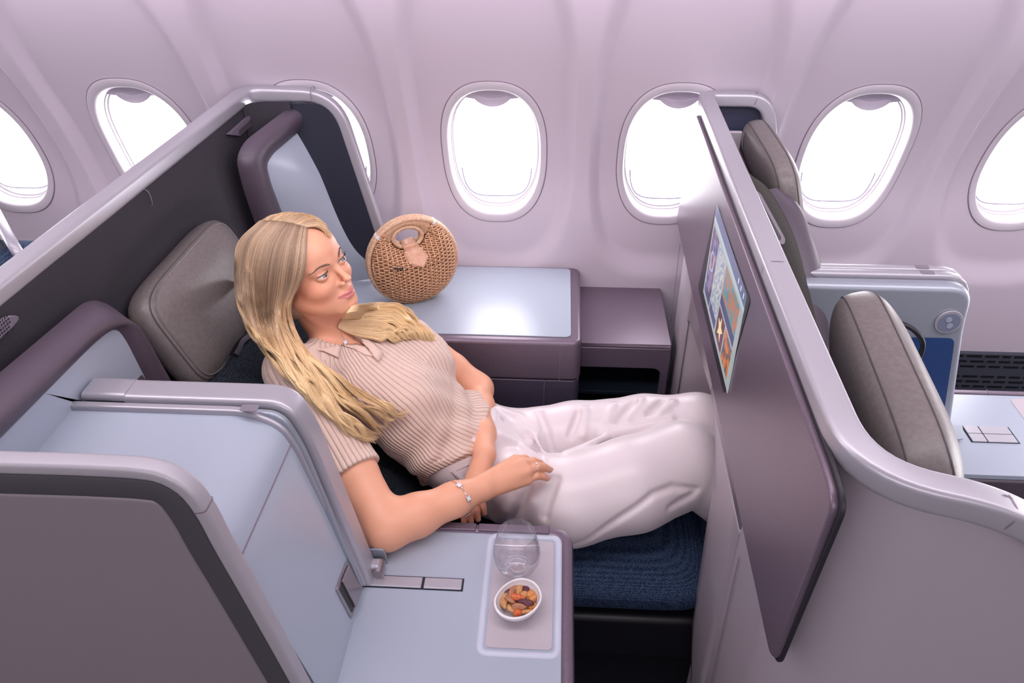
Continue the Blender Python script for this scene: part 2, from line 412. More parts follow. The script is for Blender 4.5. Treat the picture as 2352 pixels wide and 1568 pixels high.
# reading-light grille under the rim
gl = [P(x, y, X=-0.832) for x, y in [(518, 309), (592, 243), (616, 240), (604, 257), (545, 312)]]
g = slab('light_grille', rnd(gl, 0.006, 3), (0.008, 0, 0), mat('grille_frame', (0.17, 0.14, 0.185), 0.42), shell, 0.0015)
ga = P(540, 308, X=-0.832); gb = P(606, 247, X=-0.832)
Vs = []
for i in range(34):
    c = ga+(gb-ga)*(0.04+0.92*i/33); hw = 0.0012
    v0 = [c+np.array([0.0086, -hw, -0.006]), c+np.array([0.0086, hw, -0.006]), c+np.array([0.0086, hw, 0.007]), c+np.array([0.0086, -hw, 0.007])]
    Vs.append((v0, [(0, 1, 2, 3)]))
V, Fc = merge(Vs); mesh('grille_slots', V, Fc, M_BLACK, g)
# window-side bolster around the pale panel
XB, XI = -0.80, -0.757
dn = np.array([0, 0, 0])
outer = [P(672, 240, X=-0.725), P(560, 325, X=-0.79), P(541, 365, X=XB), P(560, 440, X=XB), P(603, 560, X=XB), P(660, 720, X=XB)]
inner = [P(722, 272, X=-0.690), P(628, 352, X=-0.748), P(612, 378, X=XI), P(622, 420, X=XI), P(660, 520, X=XI), P(712, 660, X=XI)]
outer = rnd(outer, [0, .03, .03, .05, .05, 0], 6, closed=False); inner = rnd(inner, [0, .015, .015, .03, .05, 0], 6, closed=False)
outer = along(outer, 60); inner = along(inner, 60)
loft('window_side_bolster', bulge(outer, inner, 12, (0.022, -0.022, 0.012), 0.8), M_PURPLED, shell)
ii = along(inner, 60)
base = []
for p in ii: base.append(np.array([-0.662, YF-0.012, p[2]-0.0]) if False else p)
# pale panel: plane through the inner edge towards the wing, ending in a cove on the table
pr = [P(722, 272, X=-0.690)+np.array([0.006, 0.01, 0.004])]
right = along([P(722, 272, X=-0.688), P(838, 600, Y=YF-0.014), P(852, 640, Y=YF-0.014)], 60)
Lc = []
for t in np.linspace(0, 1, 16): Lc.append((1-t)*(inner+np.array([-0.002, 0.001, -0.001]))+t*right)
loft('pale_side_panel', Lc, M_WHITE, shell)
# aisle-side bolster and its pale panel
XB2, XI2 = -0.815, -0.765
outer = rnd([P(-60, 905, X=XB2), P(196, 690, X=XB2), P(238, 690, X=XB2), P(292, 762, X=XB2), P(385, 905, X=XB2), P(430, 990, X=XB2)], [0, .05, .03, .03, .03, 0], 8, closed=False)
inner = rnd([P(-60, 1068, X=XI2), P(236, 768, X=XI2), P(268, 752, X=XI2), P(290, 782, X=XI2), P(352, 905, X=XI2), P(392, 990, X=XI2)], [0, .02, .03, .03, .03, 0], 8, closed=False)
outer = along(outer, 70); inner = along(inner, 70)
loft('aisle_side_bolster', bulge(outer, inner, 14, (0.034, 0, 0.014), 0.8), M_PURPLED, shell)
pp = list(inner)+[np.array([XI2, inner[-1][1], 0.9]), np.array([XI2, inner[0][1], 0.9])]
slab('pale_end_panel', pp, (-0.004, 0, 0), M_WHITE, shell, 0)
# speaker grille near the aisle corner
sp = P(2, 745, X=-0.838)
s = slab('speaker_plate', rnd([P(-40, 770, X=-0.838), P(10, 722, X=-0.838), P(42, 726, X=-0.838), P(24, 750, X=-0.838), P(-30, 800, X=-0.838)], 0.015, 4), (0.006, 0, 0), mat('grille_frame', (0.12, 0.1, 0.13), 0.5), shell, 0.002)
Vs = []
for a in range(-3, 4):
    for b in range(-3, 4):
        if a*a+b*b < 11:
            c = P(4, 746, X=-0.8315)+np.array([0, a*0.0055, b*0.0055])
            v0 = [c+np.array([0, 0.0018*math.cos(q), 0.0018*math.sin(q)]) for q in np.linspace(0, 2*math.pi, 8, endpoint=False)]
            Vs.append((v0, [tuple(range(8))]))
V, Fc = merge(Vs); mesh('speaker_holes', V, Fc, M_BLACK, s)
# no-stowage placard at the foot of the pale end panel
pl = [P(x, y, X=XI2+0.001) for x, y in [(300, 886), (325, 860), (346, 886), (346, 892), (300, 892)]]
c = slab('placard', rnd(pl, 0.002, 2), (0.0012, 0, 0), M_PURPLED, shell, 0.0005)
a_ = [P(x, y, X=XI2+0.0024) for x, y in [(318, 887), (327, 874), (335, 887)]]
sweep('placard_mark', a_, circ(0.0012, 6), (1, 0, 0), mat('mark_white', (0.8, 0.8, 0.8), 0.5), c)

# ------------------------------------------------------------------ aisle-side cabinet and its frame
cab = thing('aisle_cabinet', (-0.6, -1.3, 0), 'pale blue-grey curved cabinet beside the aisle with recessed steel latch', 'cabinet')
def prof_at(pts, Y): return [P(x, y, Y=Y) for x, y in pts]
YC0, YC1 = -1.205, -1.44
top = prof_at([(205, 948), (560, 960), (640, 982), (675, 1030), (832, 1347)], YC0)
for p in top[:2]: p[2] = 1.10
top[0][0] = XI2
pf = along(rnd(top, [0, .02, .06, .06, 0], 12, closed=False), 80)
A = pf.copy(); B = pf.copy(); B[:, 1] = YC1
ins = off2(pf, -0.02); 
V = list(A)+list(B)+[np.array([XI2, YC0, 0.1]), np.array([XI2, YC1, 0.1])]+[np.array([pf[-1][0], YC0, 0.1]), np.array([pf[-1][0], YC1, 0.1])]
n = 80
Fc = [(i, n+i, n+i+1, i+1) for i in range(n-1)]
Fc += [tuple([2*n]+list(range(n))+[2*n+2])[::-1], tuple([2*n+1]+list(range(n, 2*n))+[2*n+3])]
Fc += [(n-1, 2*n-1, 2*n+3, 2*n+2)]
mesh('cabinet_skin', V, [tuple(reversed(f)) for f in Fc], M_WHITE, cab, 40)
# joint between curved top and sloping front
ja = P(672, 1020, Y=YC0); jk = int(np.argmin(np.linalg.norm(pf-ja, axis=1)))
q0 = pf[jk]; nr = np.array([0.9, 0, 0.35])*0.0006
sweep('panel_joint', [q0+nr, q0+nr+np.array([0, YC1-YC0, 0])], rrect(0.0022, 0.0014, 0.0003, 1), (0.9, 0, 0.35), M_SEAM, cab)
# thin silver lip along the seat side of the cabinet
lip = off2(pf, 0.0)
sweep('edge_lip', [p+np.array([0, 0.006, 0.003]) for p in pf], rrect(0.014, 0.014, 0.004, 3), [np.array([0.3, 0, 1.0]) if i < 40 else np.array([0.93, 0, 0.35]) for i in range(80)], M_SILVER, cab)
# latch
d_ = pf[-1]-pf[55]; d_ /= np.linalg.norm(d_); nn = np.array([-d_[2], 0, d_[0]])
if nn[0] < 0: nn = -nn
def onslope(px, py, lift=0.0):
    # plane of the sloping front
    dd = FW*F_PX+RT*(px-1176)+UP*(784-py); t = np.dot(pf[70]-CAM, nn)/np.dot(dd, nn); return CAM+dd*t+nn*lift
fr = [onslope(x, y) for x, y in [(794, 1286), (829, 1354), (805, 1422), (769, 1353)]]
lt = slab('latch_frame', rnd(fr, 0.006, 3), nn*0.003, M_STEEL, cab, 0.001)
slab('latch_recess', rnd([onslope(x, y, 0.0031) for x, y in [(794, 1297), (823, 1354), (805, 1408), (775, 1353)]], 0.003, 3), nn*0.0004, mat('recess_dark', (0.06, 0.055, 0.06), 0.5, metal=0.5), lt, 0)
slab('latch_paddle', rnd([onslope(x, y, 0.0035) for x, y in [(794, 1298), (824, 1355), (810, 1396), (779, 1335)]], 0.003, 3), nn*0.004, M_STEEL, lt, 0.001)
# silver privacy frame standing between cabinet and seat
frm = thing('privacy_frame', (-0.45, -1.16, 0), 'silver arched privacy frame hugging the seat side of the pale cabinet', 'frame')
YA = -1.160
arch = [P(238, 905, Y=YA), P(600, 915, Y=YA), P(655, 926, Y=YA), P(697, 990, Y=YA), P(836, 1322, Y=YA-0.015)]
arch[0][2] = arch[1][2] = 1.092; arch[0][0] = XI2+0.012
af = along(rnd(arch, [0, .02, .07, .06, 0], 12, closed=False), 90)
rf = []
for i in range(90):
    t = af[min(i+1, 89)]-af[max(i-1, 0)]; t /= np.linalg.norm(t); r = np.array([-t[2], 0, t[0]]); rf.append(r if r[2] > 0 or r[0] > 0 else -r)
sweep('arch_tube', af, rrect(0.050, 0.044, 0.009, 5), rf, M_SILVER, frm)
sweep('inner_strip', [p+np.array([0, -0.034, 0])-0.004*rf[i] for i, p in enumerate(af) if 4 < i < 88], rrect(0.012, 0.030, 0.004, 3), [rf[i] for i in range(90) if 4 < i < 88], M_SILVERD, frm)
# finger slot in the top
fs = P(573, 937, Z=1.1155)
slab('finger_slot', rnd([fs+np.array([a, b, 0]) for a, b in [(-.014, -.008), (.014, -.008), (.014, .008), (-.014, .008)]], 0.004, 3), (0, 0, 0.0008), mat('slot_shade', (0.28, 0.25, 0.29), 0.4, metal=0.4), frm, 0)
sweep('hinge_cover', [af[0]+np.array([-.005, 0, 0.004]), af[8]+np.array([0, 0, 0.004])], rrect(0.05, 0.040, 0.010, 4), (0, 0, 1), M_SILVER, frm)

# ------------------------------------------------------------------ aisle shell in the near left corner
ash = thing('aisle_shell', (-0.8, -1.5, 0), 'taupe shell panel with silver top rim in the near left corner', 'shell panel')
YS = -1.462
rp_ = [np.array([-1.25, YS, 1.238])]+[P(x, y, Y=YS) for x, y in [(0, 1047), (200, 1053), (330, 1061), (395, 1078), (450, 1115), (492, 1172), (530, 1245), (600, 1372), (712, 1580)]]
rp_.append(rp_[-1]+np.array([0.06, 0, -0.42]))
rf_path = along(crom(rp_, 400), 120)
rr = []
for i in range(120):
    t = rf_path[min(i+1, 119)]-rf_path[max(i-1, 0)]; t /= np.linalg.norm(t); r = np.array([-t[2], 0, t[0]]); rr.append(r if r[2] > 0 or r[0] > 0 else -r)
cen = np.array([p-0.010*rr[i] for i, p in enumerate(rf_path)])
sweep('rim_trim', cen, rrect(0.026, 0.018, 0.006, 4), rr, mat('satin_grey_trim', (0.44, 0.42, 0.46), 0.48, metal=0.3), ash)
# dark band under the rim
sweep('edge_band', [p-0.034*rr[i]+np.array([0, -0.002, 0]) for i, p in enumerate(rf_path)], rrect(0.024, 0.034, 0.003, 2), rr, M_EDGE, ash)
pin = np.array([p-0.050*rr[i] for i, p in enumerate(rf_path)])
ol = list(pin)+[np.array([pin[-1][0], YS, 0.2]), np.array([-1.25, YS, 0.2])]
slab('outer_panel', [p+np.array([0, -0.012, 0]) for p in ol], (0, 0.016, 0), M_TAUPE, ash, 0.008, 4, smooth=40)
jp = P(470, 1165, Y=YS); ji = int(np.argmin(np.linalg.norm(rf_path-jp, axis=1)))
t = rf_path[ji+1]-rf_path[ji-1]
mesh('rim_joint', [cen[ji]+t/np.linalg.norm(t)*s+np.array([0, a, 0])+b*rr[ji] for s in (-0.0008, 0.0008) for a, b in rrect(0.0275, 0.0195, 0.006, 4)], [(i, (i+1) % 20, 20+(i+1) % 20, 20+i) for i in range(20)], M_SEAM, ash)

# ------------------------------------------------------------------ side table by the aisle
tab = thing('side_table', (-0.15, -1.25, 0), 'pale blue-grey side table with aubergine edge holding glass and nuts', 'table')
ZT = 0.68
xr = P(1318, 1300, Z=ZT)[0]; yf_ = P(1100, 1203, Z=ZT)[1]
tpts = rnd([(-0.75, -1.47, ZT-0.03), (xr-0.012, -1.47, ZT-0.03), (xr-0.012, yf_-0.012, ZT-0.03), (-0.75, yf_-0.012, ZT-0.03)], [0, 0.0, 0.035, 0], 8)
xt = P(1291, 1300, Z=ZT)[0]; yt = P(1100, 1224, Z=ZT)[1]
wt = rnd([(-0.74, -1.465, ZT-0.012), (xt, -1.465, ZT-0.012), (xt, yt, ZT-0.012), (-0.74, yt, ZT-0.012)], [0, 0, 0.022, 0], 8)
slab('table_top', wt, (0, 0, 0.0125), M_WHITE, tab, 0.0015)
edge_ = rnd([(-0.74, yf_, ZT), (xr, yf_, ZT), (xr, -1.47, ZT)], [0, .045, 0], 10, closed=False)
edge_in = rnd([(-0.74, yt, ZT), (xt, yt, ZT), (xt, -1.47, ZT)], [0, .022, 0], 10, closed=False)
E1 = along(edge_in, 60); E2 = along(edge_, 60)
sec = [(0, -0.0), (0.15, 0.0035), (0.5, 0.004), (0.85, 0.001), (1.0, -0.012), (1.02, -0.06), (1.02, -0.55)]
cv = []
for a, b in sec: cv.append([(1-a)*p+a*q+np.array([0, 0, b]) for p, q in zip(E1, E2)])
loft('edge_moulding', cv, M_PURPLE, tab, 50)
box('pedestal', (-0.74, -1.46, 0.0), (xr-0.01, yf_-0.012, ZT-0.013), M_PURPLE, tab, 0.004)
# two flip lids along the far edge
for x0, x1, nm in ((1010, 1093, 'flip_lid'), (1099, 1262, 'flip_lid')):
    a = P(x0, 1214, Z=ZT+0.003); b = P(x1, 1218, Z=ZT+0.003)
    box(nm, (a[0], yf_-0.004, ZT-0.004), (b[0], yt+0.002, ZT+0.0075), M_PURPLE, tab, 0.002)
# remote slot with two lids
sl = [P(x, y, Z=ZT) for x, y in [(838, 1320), (1067, 1328), (1063, 1358), (836, 1349)]]
y0_ = (sl[2][1]+sl[3][1])/2; y1_ = (sl[0][1]+sl[1][1])/2
sx0, sx1 = sl[0][0], sl[1][0]
slt = box('slot_recess', (sx0, y0_, ZT+0.0003), (sx1, y1_, ZT+0.0009), M_DARK, tab, 0)
xm = P(972, 1340, Z=ZT)[0]
box('slot_lid', (sx0+0.002, y0_+0.002, ZT+0.0005), (xm-0.002, y1_-0.003, ZT+0.0045), M_SILVER, tab, 0.002)
box('slot_lid', (xm+0.002, y0_+0.002, ZT+0.0005), (sx1-0.003, y1_-0.003, ZT+0.0045), M_SILVER, tab, 0.002)
# recessed tray for the place mat
mc = [P(x, y, Z=ZT) for x, y in [(1134, 1233), (1292, 1231), (1272, 1504), (1092, 1500)]]
mx0 = (mc[0][0]+mc[3][0])/2; mx1 = (mc[1][0]+mc[2][0])/2; my1 = (mc[0][1]+mc[1][1])/2; my0 = (mc[2][1]+mc[3][1])/2
wl = rnd([(mx0, my0, ZT+0.0005), (mx1, my0, ZT+0.0005), (mx1, my1, ZT+0.0005), (mx0, my1, ZT+0.0005)], 0.016, 6)
sweep('tray_lip', wl, [(-0.006, 0), (-0.004, 0.002), (0.004, 0.002), (0.006, 0)], (0, 0, 1), mat('tray_lip_pale', (0.56, 0.60, 0.70), 0.35), tab, closed=True)
mt = rnd([(mx0+0.010, my0+0.010, ZT+0.0008), (mx1-0.010, my0+0.010, ZT+0.0008), (mx1-0.010, my1-0.012, ZT+0.0008), (mx0+0.010, my1-0.012, ZT+0.0008)], 0.010, 6)
o = slab('place_mat', mt, (0, 0, 0.0012), noise_mat('mat_paper', (0.47, 0.42, 0.46), (0.52, 0.47, 0.51), 900, 0.7, bump=0.2), None, 0.0004)
tag(o, 'thin lilac-grey place mat under the water glass and nut bowl', 'place mat')
# folded arm hinge and tongue on the table
hg = thing('arm_hinge', P(868, 1310, Z=ZT), 'small silver hinge with rounded tongue beside her resting elbow', 'hinge')
h0 = P(852, 1322, Z=ZT)
hb = P(865, 1316, Z=ZT)
box('hinge_block', (hb[0]-0.014, hb[1]-0.010, ZT+0.003), (hb[0]+0.010, hb[1]+0.014, ZT+0.030), M_SILVER, hg, 0.006)
sweep('hinge_barrel', [(hb[0]+0.006, hb[1]-0.016, ZT+0.016), (hb[0]+0.006, hb[1]+0.014, ZT+0.016)], circ(0.011, 14), (0, 0, 1), M_STEEL, hg)
yt_ = hb[1]+0.022
tg = rnd([P(x, y, Y=yt_) for x, y in [(846, 1262), (882, 1262), (892, 1298), (848, 1300)]], 0.008, 5)
slab('tongue', tg, (0, 0.005, 0), M_SILVERD, hg, 0.0015)
slab('foot_plate', rnd([P(x, y, Z=ZT+0.001) for x, y in [(848, 1320), (880, 1310), (884, 1322), (876, 1330), (850, 1332)]], 0.003, 3), (0, 0, 0.005), M_SILVER, hg, 0.001)

# ------------------------------------------------------------------ window-side console
con = thing('window_console', (-0.25, -0.2, 0), 'long aubergine console under the windows with pale top carrying the wicker bag', 'console')
ZC = 0.712
yn_ = P(1200, 781, Z=ZC)[1]; yfar = 0.012
xr2 = P(1333, 700, Z=ZC)[0]
ol = rnd([(-0.80, yn_, 0.12), (xr2, yn_, 0.12), (xr2, yfar, 0.12), (-0.80, yfar, 0.12)], [0, 0.03, 0.03, 0], 8)
slab('console_body', ol, (0, 0, ZC-0.12-0.135), noise_mat('aubergine_dark', (0.10, 0.08, 0.12), (0.14, 0.11, 0.16), 700, 0.4, metal=0.4, detail=1), con, 0.003)
ol2 = rnd([(-0.80, yn_-0.004, ZC-0.133), (xr2+0.002, yn_-0.004, ZC-0.133), (xr2+0.002, yfar, ZC-0.133), (-0.80, yfar, ZC-0.133)], [0, 0.03, 0.03, 0], 8)
slab('console_lid', ol2, (0, 0, 0.131), M_PURPLE, con, 0.012, 5)
tx = P(1311, 700, Z=ZC)[0]; ty0 = P(1200, 771, Z=ZC)[1]; ty1 = P(1200, 614, Z=ZC)[1]
tp = rnd([(-0.74, ty0, ZC-0.004), (tx, ty0, ZC-0.004), (tx, min(ty1, -0.004), ZC-0.004), (-0.74, min(ty1, -0.004), ZC-0.004)], [0, 0.018, 0.018, 0], 6)
slab('console_top', tp, (0, 0, 0.005), M_WHITE, con, 0.001)
xa = P(1286, 820, Y=yn_-0.005)[0]
for x_, z0_, z1_ in ((xa, ZC-0.131, ZC-0.012), (P(1250, 880, Y=yn_)[0], 0.14, ZC-0.137)):
    box('lid_joint', (x_-0.0008, yn_-0.0052, z0_), (x_+0.0008, yn_-0.0035, z1_), M_SEAM, con, 0)
# low box at the forward end, with an open cubby
lb = thing('storage_box', (0.2, -0.2, 0), 'lower aubergine storage box with open dark cubby right of the console', 'storage box')
ZL = 0.64
x0_, x1_ = xr2+0.004, P(1543, 792, Z=ZL)[0]
yl = P(1440, 790, Z=ZL)[1]
slab('box_top', rnd([(x0_, yl, ZL-0.012), (x1_, yl, ZL-0.012), (x1_, 0.012, ZL-0.012), (x0_, 0.012, ZL-0.012)], 0.003, 2), (0, 0, 0.012), M_PURPLE, lb, 0.003)
# front fascia with an arched opening
z_ = lambda px, py: P(px, py, Y=yl)
o1 = [(x0_, yl, ZL-0.014), (x1_, yl, ZL-0.014), (x1_, yl, 0.12), (x1_-0.022, yl, 0.12)]
hz = z_(1420, 845)[2]
arc = rnd([(x1_-0.022, yl, 0.12), (x1_-0.022, yl, hz), (x0_, yl, hz)], [0, .028, 0], 8, closed=False)
slab('fascia', [np.array(p) for p in o1[:3]]+list(arc), (0, 0.02, 0), M_PURPLE, lb, 0.004)
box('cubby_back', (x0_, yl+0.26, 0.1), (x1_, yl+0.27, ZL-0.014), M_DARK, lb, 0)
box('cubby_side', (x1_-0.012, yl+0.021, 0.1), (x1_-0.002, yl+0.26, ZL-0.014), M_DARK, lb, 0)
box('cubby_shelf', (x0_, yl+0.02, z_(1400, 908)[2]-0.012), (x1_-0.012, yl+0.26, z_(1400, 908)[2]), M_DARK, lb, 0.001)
# ------------------------------------------------------------------ soft pieces
def cushion(name, c, ax, ay, an, w_, h_, t_, material, parent=None, e=5.0, ez=3.0, n=22, bend=0.0, waist=0.0):
    """rounded pad: c centre, ax/ay/an axes, w_/h_/t_ full sizes"""
    c, ax, ay, an = (np.array(q, float) for q in (c, ax, ay, an))
    key = {}; V = []; Fc = []
    def shape(p):
        x, y, z = p; r = (abs(x)**e+abs(y)**e)**(1/e)
        s = (r**ez+abs(z)**ez)**(1/ez)
        x, y, z = x/s, y/s, z/s
        zz = z*t_/2-bend*(x*x)*1.0
        ww = 1-waist*(1-y*y)
        return c+ax*x*w_/2*ww+ay*y*h_/2+an*zz
    def vid(p):
        k = tuple(np.round(p, 5))
        if k not in key: key[k] = len(V); V.append(shape(p))
        return key[k]
    tt = np.tan(np.linspace(-1, 1, n+1)*math.pi/4)
    for a in range(3):
        for sgn in (-1, 1):
            for i in range(n):
                for j in range(n):
                    q = []
                    for di, dj in ((0, 0), (1, 0), (1, 1), (0, 1)):
                        p = [0, 0, 0]; p[a] = sgn; p[(a+1) % 3] = tt[i+di]; p[(a+2) % 3] = tt[j+dj]; q.append(vid(p))
                    Fc.append(q if sgn > 0 else q[::-1])
    o = mesh(name, V, Fc, material, parent, 180)
    if np.dot(np.cross(ax, ay), an) < 0: o.data.flip_normals()
    def ring(lev, infl=1.0, k=120):
        pts = []
        for q in np.linspace(0, 2*math.pi, k, endpoint=False):
            x = math.copysign(abs(math.cos(q))**(2/e), math.cos(q)); y = math.copysign(abs(math.sin(q))**(2/e), math.sin(q))
            pts.append(shape((x*1.0, y*1.0, lev))+0*an)
        return pts
    o['_'] = 1; del o['_']
    return o, ring
# ------------------------------------------------------------------ our seat
ours = thing('airline_seat', (-0.2, -0.7, 0), 'reclined seat with navy woven cushion and grey leather headrest that the woman lies on', 'seat')
an = np.array([0.93, 0, 0.37]); an /= np.linalg.norm(an); ad = np.array([an[2], 0, -an[0]])
hc = np.array([-0.742, -0.69, 1.01])
hr, rg = cushion('headrest', hc-an*0.045, (0, 1, 0), -ad, an, 0.43, 0.245, 0.115, M_LEATHER, ours, e=5.5, ez=2.6)
M_SEAMT = mat('leather_stitch', (0.075, 0.065, 0.065), 0.5)
for lv, rad in ((0.62, 0.0022), (0.50, 0.0016)):
    sweep('piping', rg(lv), circ(rad, 6), tuple(an), M_LEATHER if lv > 0.6 else M_SEAMT, hr, closed=True)
b, _ = cushion('headrest_support', hc-an*0.125-ad*0.0, (0, 1, 0), -ad, an, 0.36, 0.22, 0.06, M_DARK, ours, e=6)
# backrest: long reclined pad, shoulder to hip
s0 = np.array([-0.695, -0.69, 0.93]); s1 = np.array([-0.20, -0.69, 0.47]); dv = (s1-s0)/np.linalg.norm(s1-s0); nv = np.array([-dv[2], 0, dv[0]])
cushion('backrest', (s0+s1)/2-nv*0.075, (0, 1, 0), -dv, nv, 0.62, 0.72, 0.15, M_DWEAVE, ours, e=6, ez=3)
cushion('seat_pad', (0.10, -0.685, 0.42), (1, 0, 0), (0, 1, 0), (0, 0, 1), 0.56, 0.67, 0.105, M_NAVY, ours, e=9, ez=3.5)
cushion('leg_rest', (0.42, -0.70, 0.40), (1, 0, 0), (0, 1, 0), (0, 0, 1), 0.16, 0.62, 0.10, M_NAVY, ours, e=6, ez=3)
box('seat_pan', (-0.25, -1.00, 0.18), (0.40, -0.40, 0.34), M_BLACK, ours, 0.02)
bk = [P(541, 806, Y=-0.83), P(552, 778, Y=-0.83), P(576, 766, Y=-0.83)]
pb = sweep('belt_strap', crom([P(536, 818, Y=-0.84), P(548, 795, Y=-0.835), P(566, 776, Y=-0.83), P(584, 762, Y=-0.82)], 14), rrect(0.018, 0.003, 0.001), (0.3, -0.9, 0.3), M_BLACK, ours)
sweep('belt_clip', along([P(543, 812, Y=-0.845), P(552, 797, Y=-0.842), P(558, 782, Y=-0.84), P(575, 770, Y=-0.835)], 8), rrect(0.010, 0.004, 0.001), (0.3, -0.9, 0.3), M_STEEL, pb)

# ------------------------------------------------------------------ shell of the row ahead, seen from behind
KP = 0.028
def PX(px, py, x0):
    d = FW*F_PX+RT*(px-1176)+UP*(784-py); nn_ = np.array([1, -KP, 0]); t = (x0-KP*-1.46*-1 - np.dot(nn_, CAM) + 0)/np.dot(nn_, d) if False else (x0+KP*1.46-np.dot(nn_, CAM))/np.dot(nn_, d)
    return CAM+d*t
def xk(x0, y): return x0+KP*(y+1.46)
fs_ = thing('seat_shell', (0.4, -0.75, 0), 'pale lilac partition of the row ahead with silver rim and inset screen', 'seat shell')
XR = 0.338
w1 = P(1716, 224, Y=YF); w2 = P(1766, 330, Y=YF)
path = rnd([(w2[0]+0.12, YF, 0.72), (w2[0]+0.004, YF, w2[2]), (w1[0]+0.05, YF, ZR), (xk(XR, YF), YF, ZR), (XR, -1.475, ZR), (0.515, -1.485, 1.243), (0.66, -1.49, 1.12), (0.74, -1.49, 0.6)], [0, .05, .05, .03, .09, .08, .06, 0], 10, closed=False)
path = along(path, 200)
rr = []
for i in range(200):
    t = path[min(i+1, 199)]-path[max(i-1, 0)]; t /= np.linalg.norm(t)
    up = np.array([0, 0, 1.0])-t*t[2]
    if np.linalg.norm(up) < 0.2: up = np.array([1.0, 0, 0])-t*t[0]
    up /= np.linalg.norm(up); rr.append(up)
sweep('rim_trim', path, rrect(0.040, 0.034, 0.008, 5), rr, M_SILVER, fs_)
for pt, nr_ in ((P(1797, 610, X=xk(XR, -0.75)), (KP, 1, 0)), (np.array([P(1727, 222, Y=YF)[0], YF, ZR]), (1, 0, 0)), (np.array([P(2302, 1165, Y=-1.485)[0], -1.484, 1.244]), (1, 0, -0.05))):
    if nr_[1] == 1: pt[0] = xk(XR, pt[1]); pt[2] = ZR
    jn_ = int(np.argmin(np.linalg.norm(path-pt, axis=1))); pt = path[jn_]; nr_ = path[jn_+1]-path[jn_-1]
    joint(pt, nr_, 0.0412, 0.0352, parent=fs_)
# outer skin: aft face, turning the aisle corner
XO = XR-0.012
def skin(u, v):
    z = 0.10+(ZR-0.014-0.10)*v
    r = 0.10+0.05*(1-v)
    L1 = 0.30; L2 = r*math.pi/2; L3 = 0.735-XO-r; s = u*(L1+L2+L3)
    yc = -1.478+r-0.03*(1-v)
    y0 = yc+L1
    if s < L1: y = y0-s; x = xk(XO, y)
    elif s < L1+L2:
        a = (s-L1)/r; x = XO+r*(1-math.cos(a)); y = yc-r*math.sin(a)
    else: x = XO+r+(s-L1-L2); y = yc-r
    zz = z
    lim = float(np.interp(x, [0.50, 0.56, 0.60, 0.64, 0.68, 0.71, 0.735], [1.260, 1.205, 1.165, 1.12, 1.0, 0.80, 0.60]))
    return (x, y, min(z, lim))
gridmesh('outer_skin', skin, 90, 40, M_LILAC, fs_)
# aft face with footwell opening
fb = [(1636, 900), (1643, 960), (1646, 1020), (1643, 1110), (1628, 1195), (1612, 1300), (1596, 1400), (1591, 1470), (1590, 1568), (1590, 1800)]
fbp = list(crom([PX(x, y, XO) for x, y in fb], 50))
far = [PX(1553, 505, XO), PX(1528, 690, XO), PX(1545, 800, XO)]
yfarf = -0.20
out = [np.array([xk(XO, -1.17), -1.17, 0.10]), np.array([xk(XO, -1.17), -1.17, 1.23])]
face = fbp[::-1]
zt_o = PX(1583, 728, XO)[2]
ya_o = PX(1572, 790, XO)[1]
arch = rnd([fbp[0], np.array([xk(XO, ya_o), ya_o, zt_o]), np.array([xk(XO, ya_o+0.0), ya_o-0.005, 0.1])], [0, .05, 0], 10, closed=False)
top_ = [np.array([xk(XO, y), y, 1.23]) for y in (-1.17, yfarf)]
low = [np.array([xk(XO, yfarf), yfarf, 0.1])]
poly = [np.array([xk(XO, -1.17), -1.17, 0.1])]+[p for p in face if p[2] > 0.1]+list(arch)[1:]+low+[top_[1], top_[0]]
def strip(a0, a1, n_=24):
    """band between two 3D polylines given as functions of height"""
    a0 = along(a0, n_); a1 = along(a1, n_); m_ = 6
    V = [a0[i]*(1-j/m_)+a1[i]*(j/m_) for i in range(n_) for j in range(m_+1)]
    return V, [(i*(m_+1)+j, i*(m_+1)+j+1, (i+1)*(m_+1)+j+1, (i+1)*(m_+1)+j) for i in range(n_-1) for j in range(m_)]
nb_ = [p for p in fbp if p[2] > 0.1]                      # near edge of the opening, top to bottom
right_ = [np.array([xk(XO, -1.18), -1.18, p[2]]) for p in nb_]
topY = lambda y, z: np.array([xk(XO, y), y, z])
ar_top = [p for p in arch if p[2] > arch[-1][2]+0.55]
arc_line = list(arch[:-1])
S1 = strip(nb_, right_, 60)
up_line = [topY(p[1], 1.262) for p in arc_line]
S2 = (lambda A_, B2: ([*A_, *B2], [(i, i+1, len(A_)+i+1, len(A_)+i) for i in range(len(A_)-1)]))(arc_line, up_line)
yl_ = arch[-1][1]
S3 = ([topY(yl_, 0.1), topY(yl_, arc_line[-1][2]), topY(yl_, 1.262), topY(yfarf, 1.262), topY(yfarf, 0.1)], [(0, 1, 2, 3, 4)])
S4 = ([topY(nb_[0][1], nb_[0][2]), topY(nb_[0][1], 1.262), topY(-1.18, 1.262), topY(-1.18, nb_[0][2])], [(0, 1, 2, 3)])
V, Fc = merge([S1, S2, S3, S4])
mesh('aft_face', V, Fc, M_LILAC, fs_, 180, solid=0.006)
# footwell tunnel
M_FOOT = mat('footwell_liner', (0.50, 0.44, 0.48), 0.5)
V = []; tun = [p for p in fbp if p[2] > 0.1][::-1]+list(arch)[1:]
n = len(tun); V = [p+np.array([0.004, 0, 0]) for p in tun]+[p+np.array([0.45, (-0.62-p[1])*0.25, -0.06*(p[2] > 0.7)]) for p in tun]
mesh('footwell', V+[(0.78, -0.3, 0.1), (0.78, -1.0, 0.1)], [(i, i+1, n+i+1, n+i) for i in range(n-1)]+[tuple(range(n, 2*n))], M_FOOT, fs_, 60)
pl = [PX(x, y, XO) for x, y in [(1562, 878), (1596, 888), (1590, 892), (1560, 890)]]
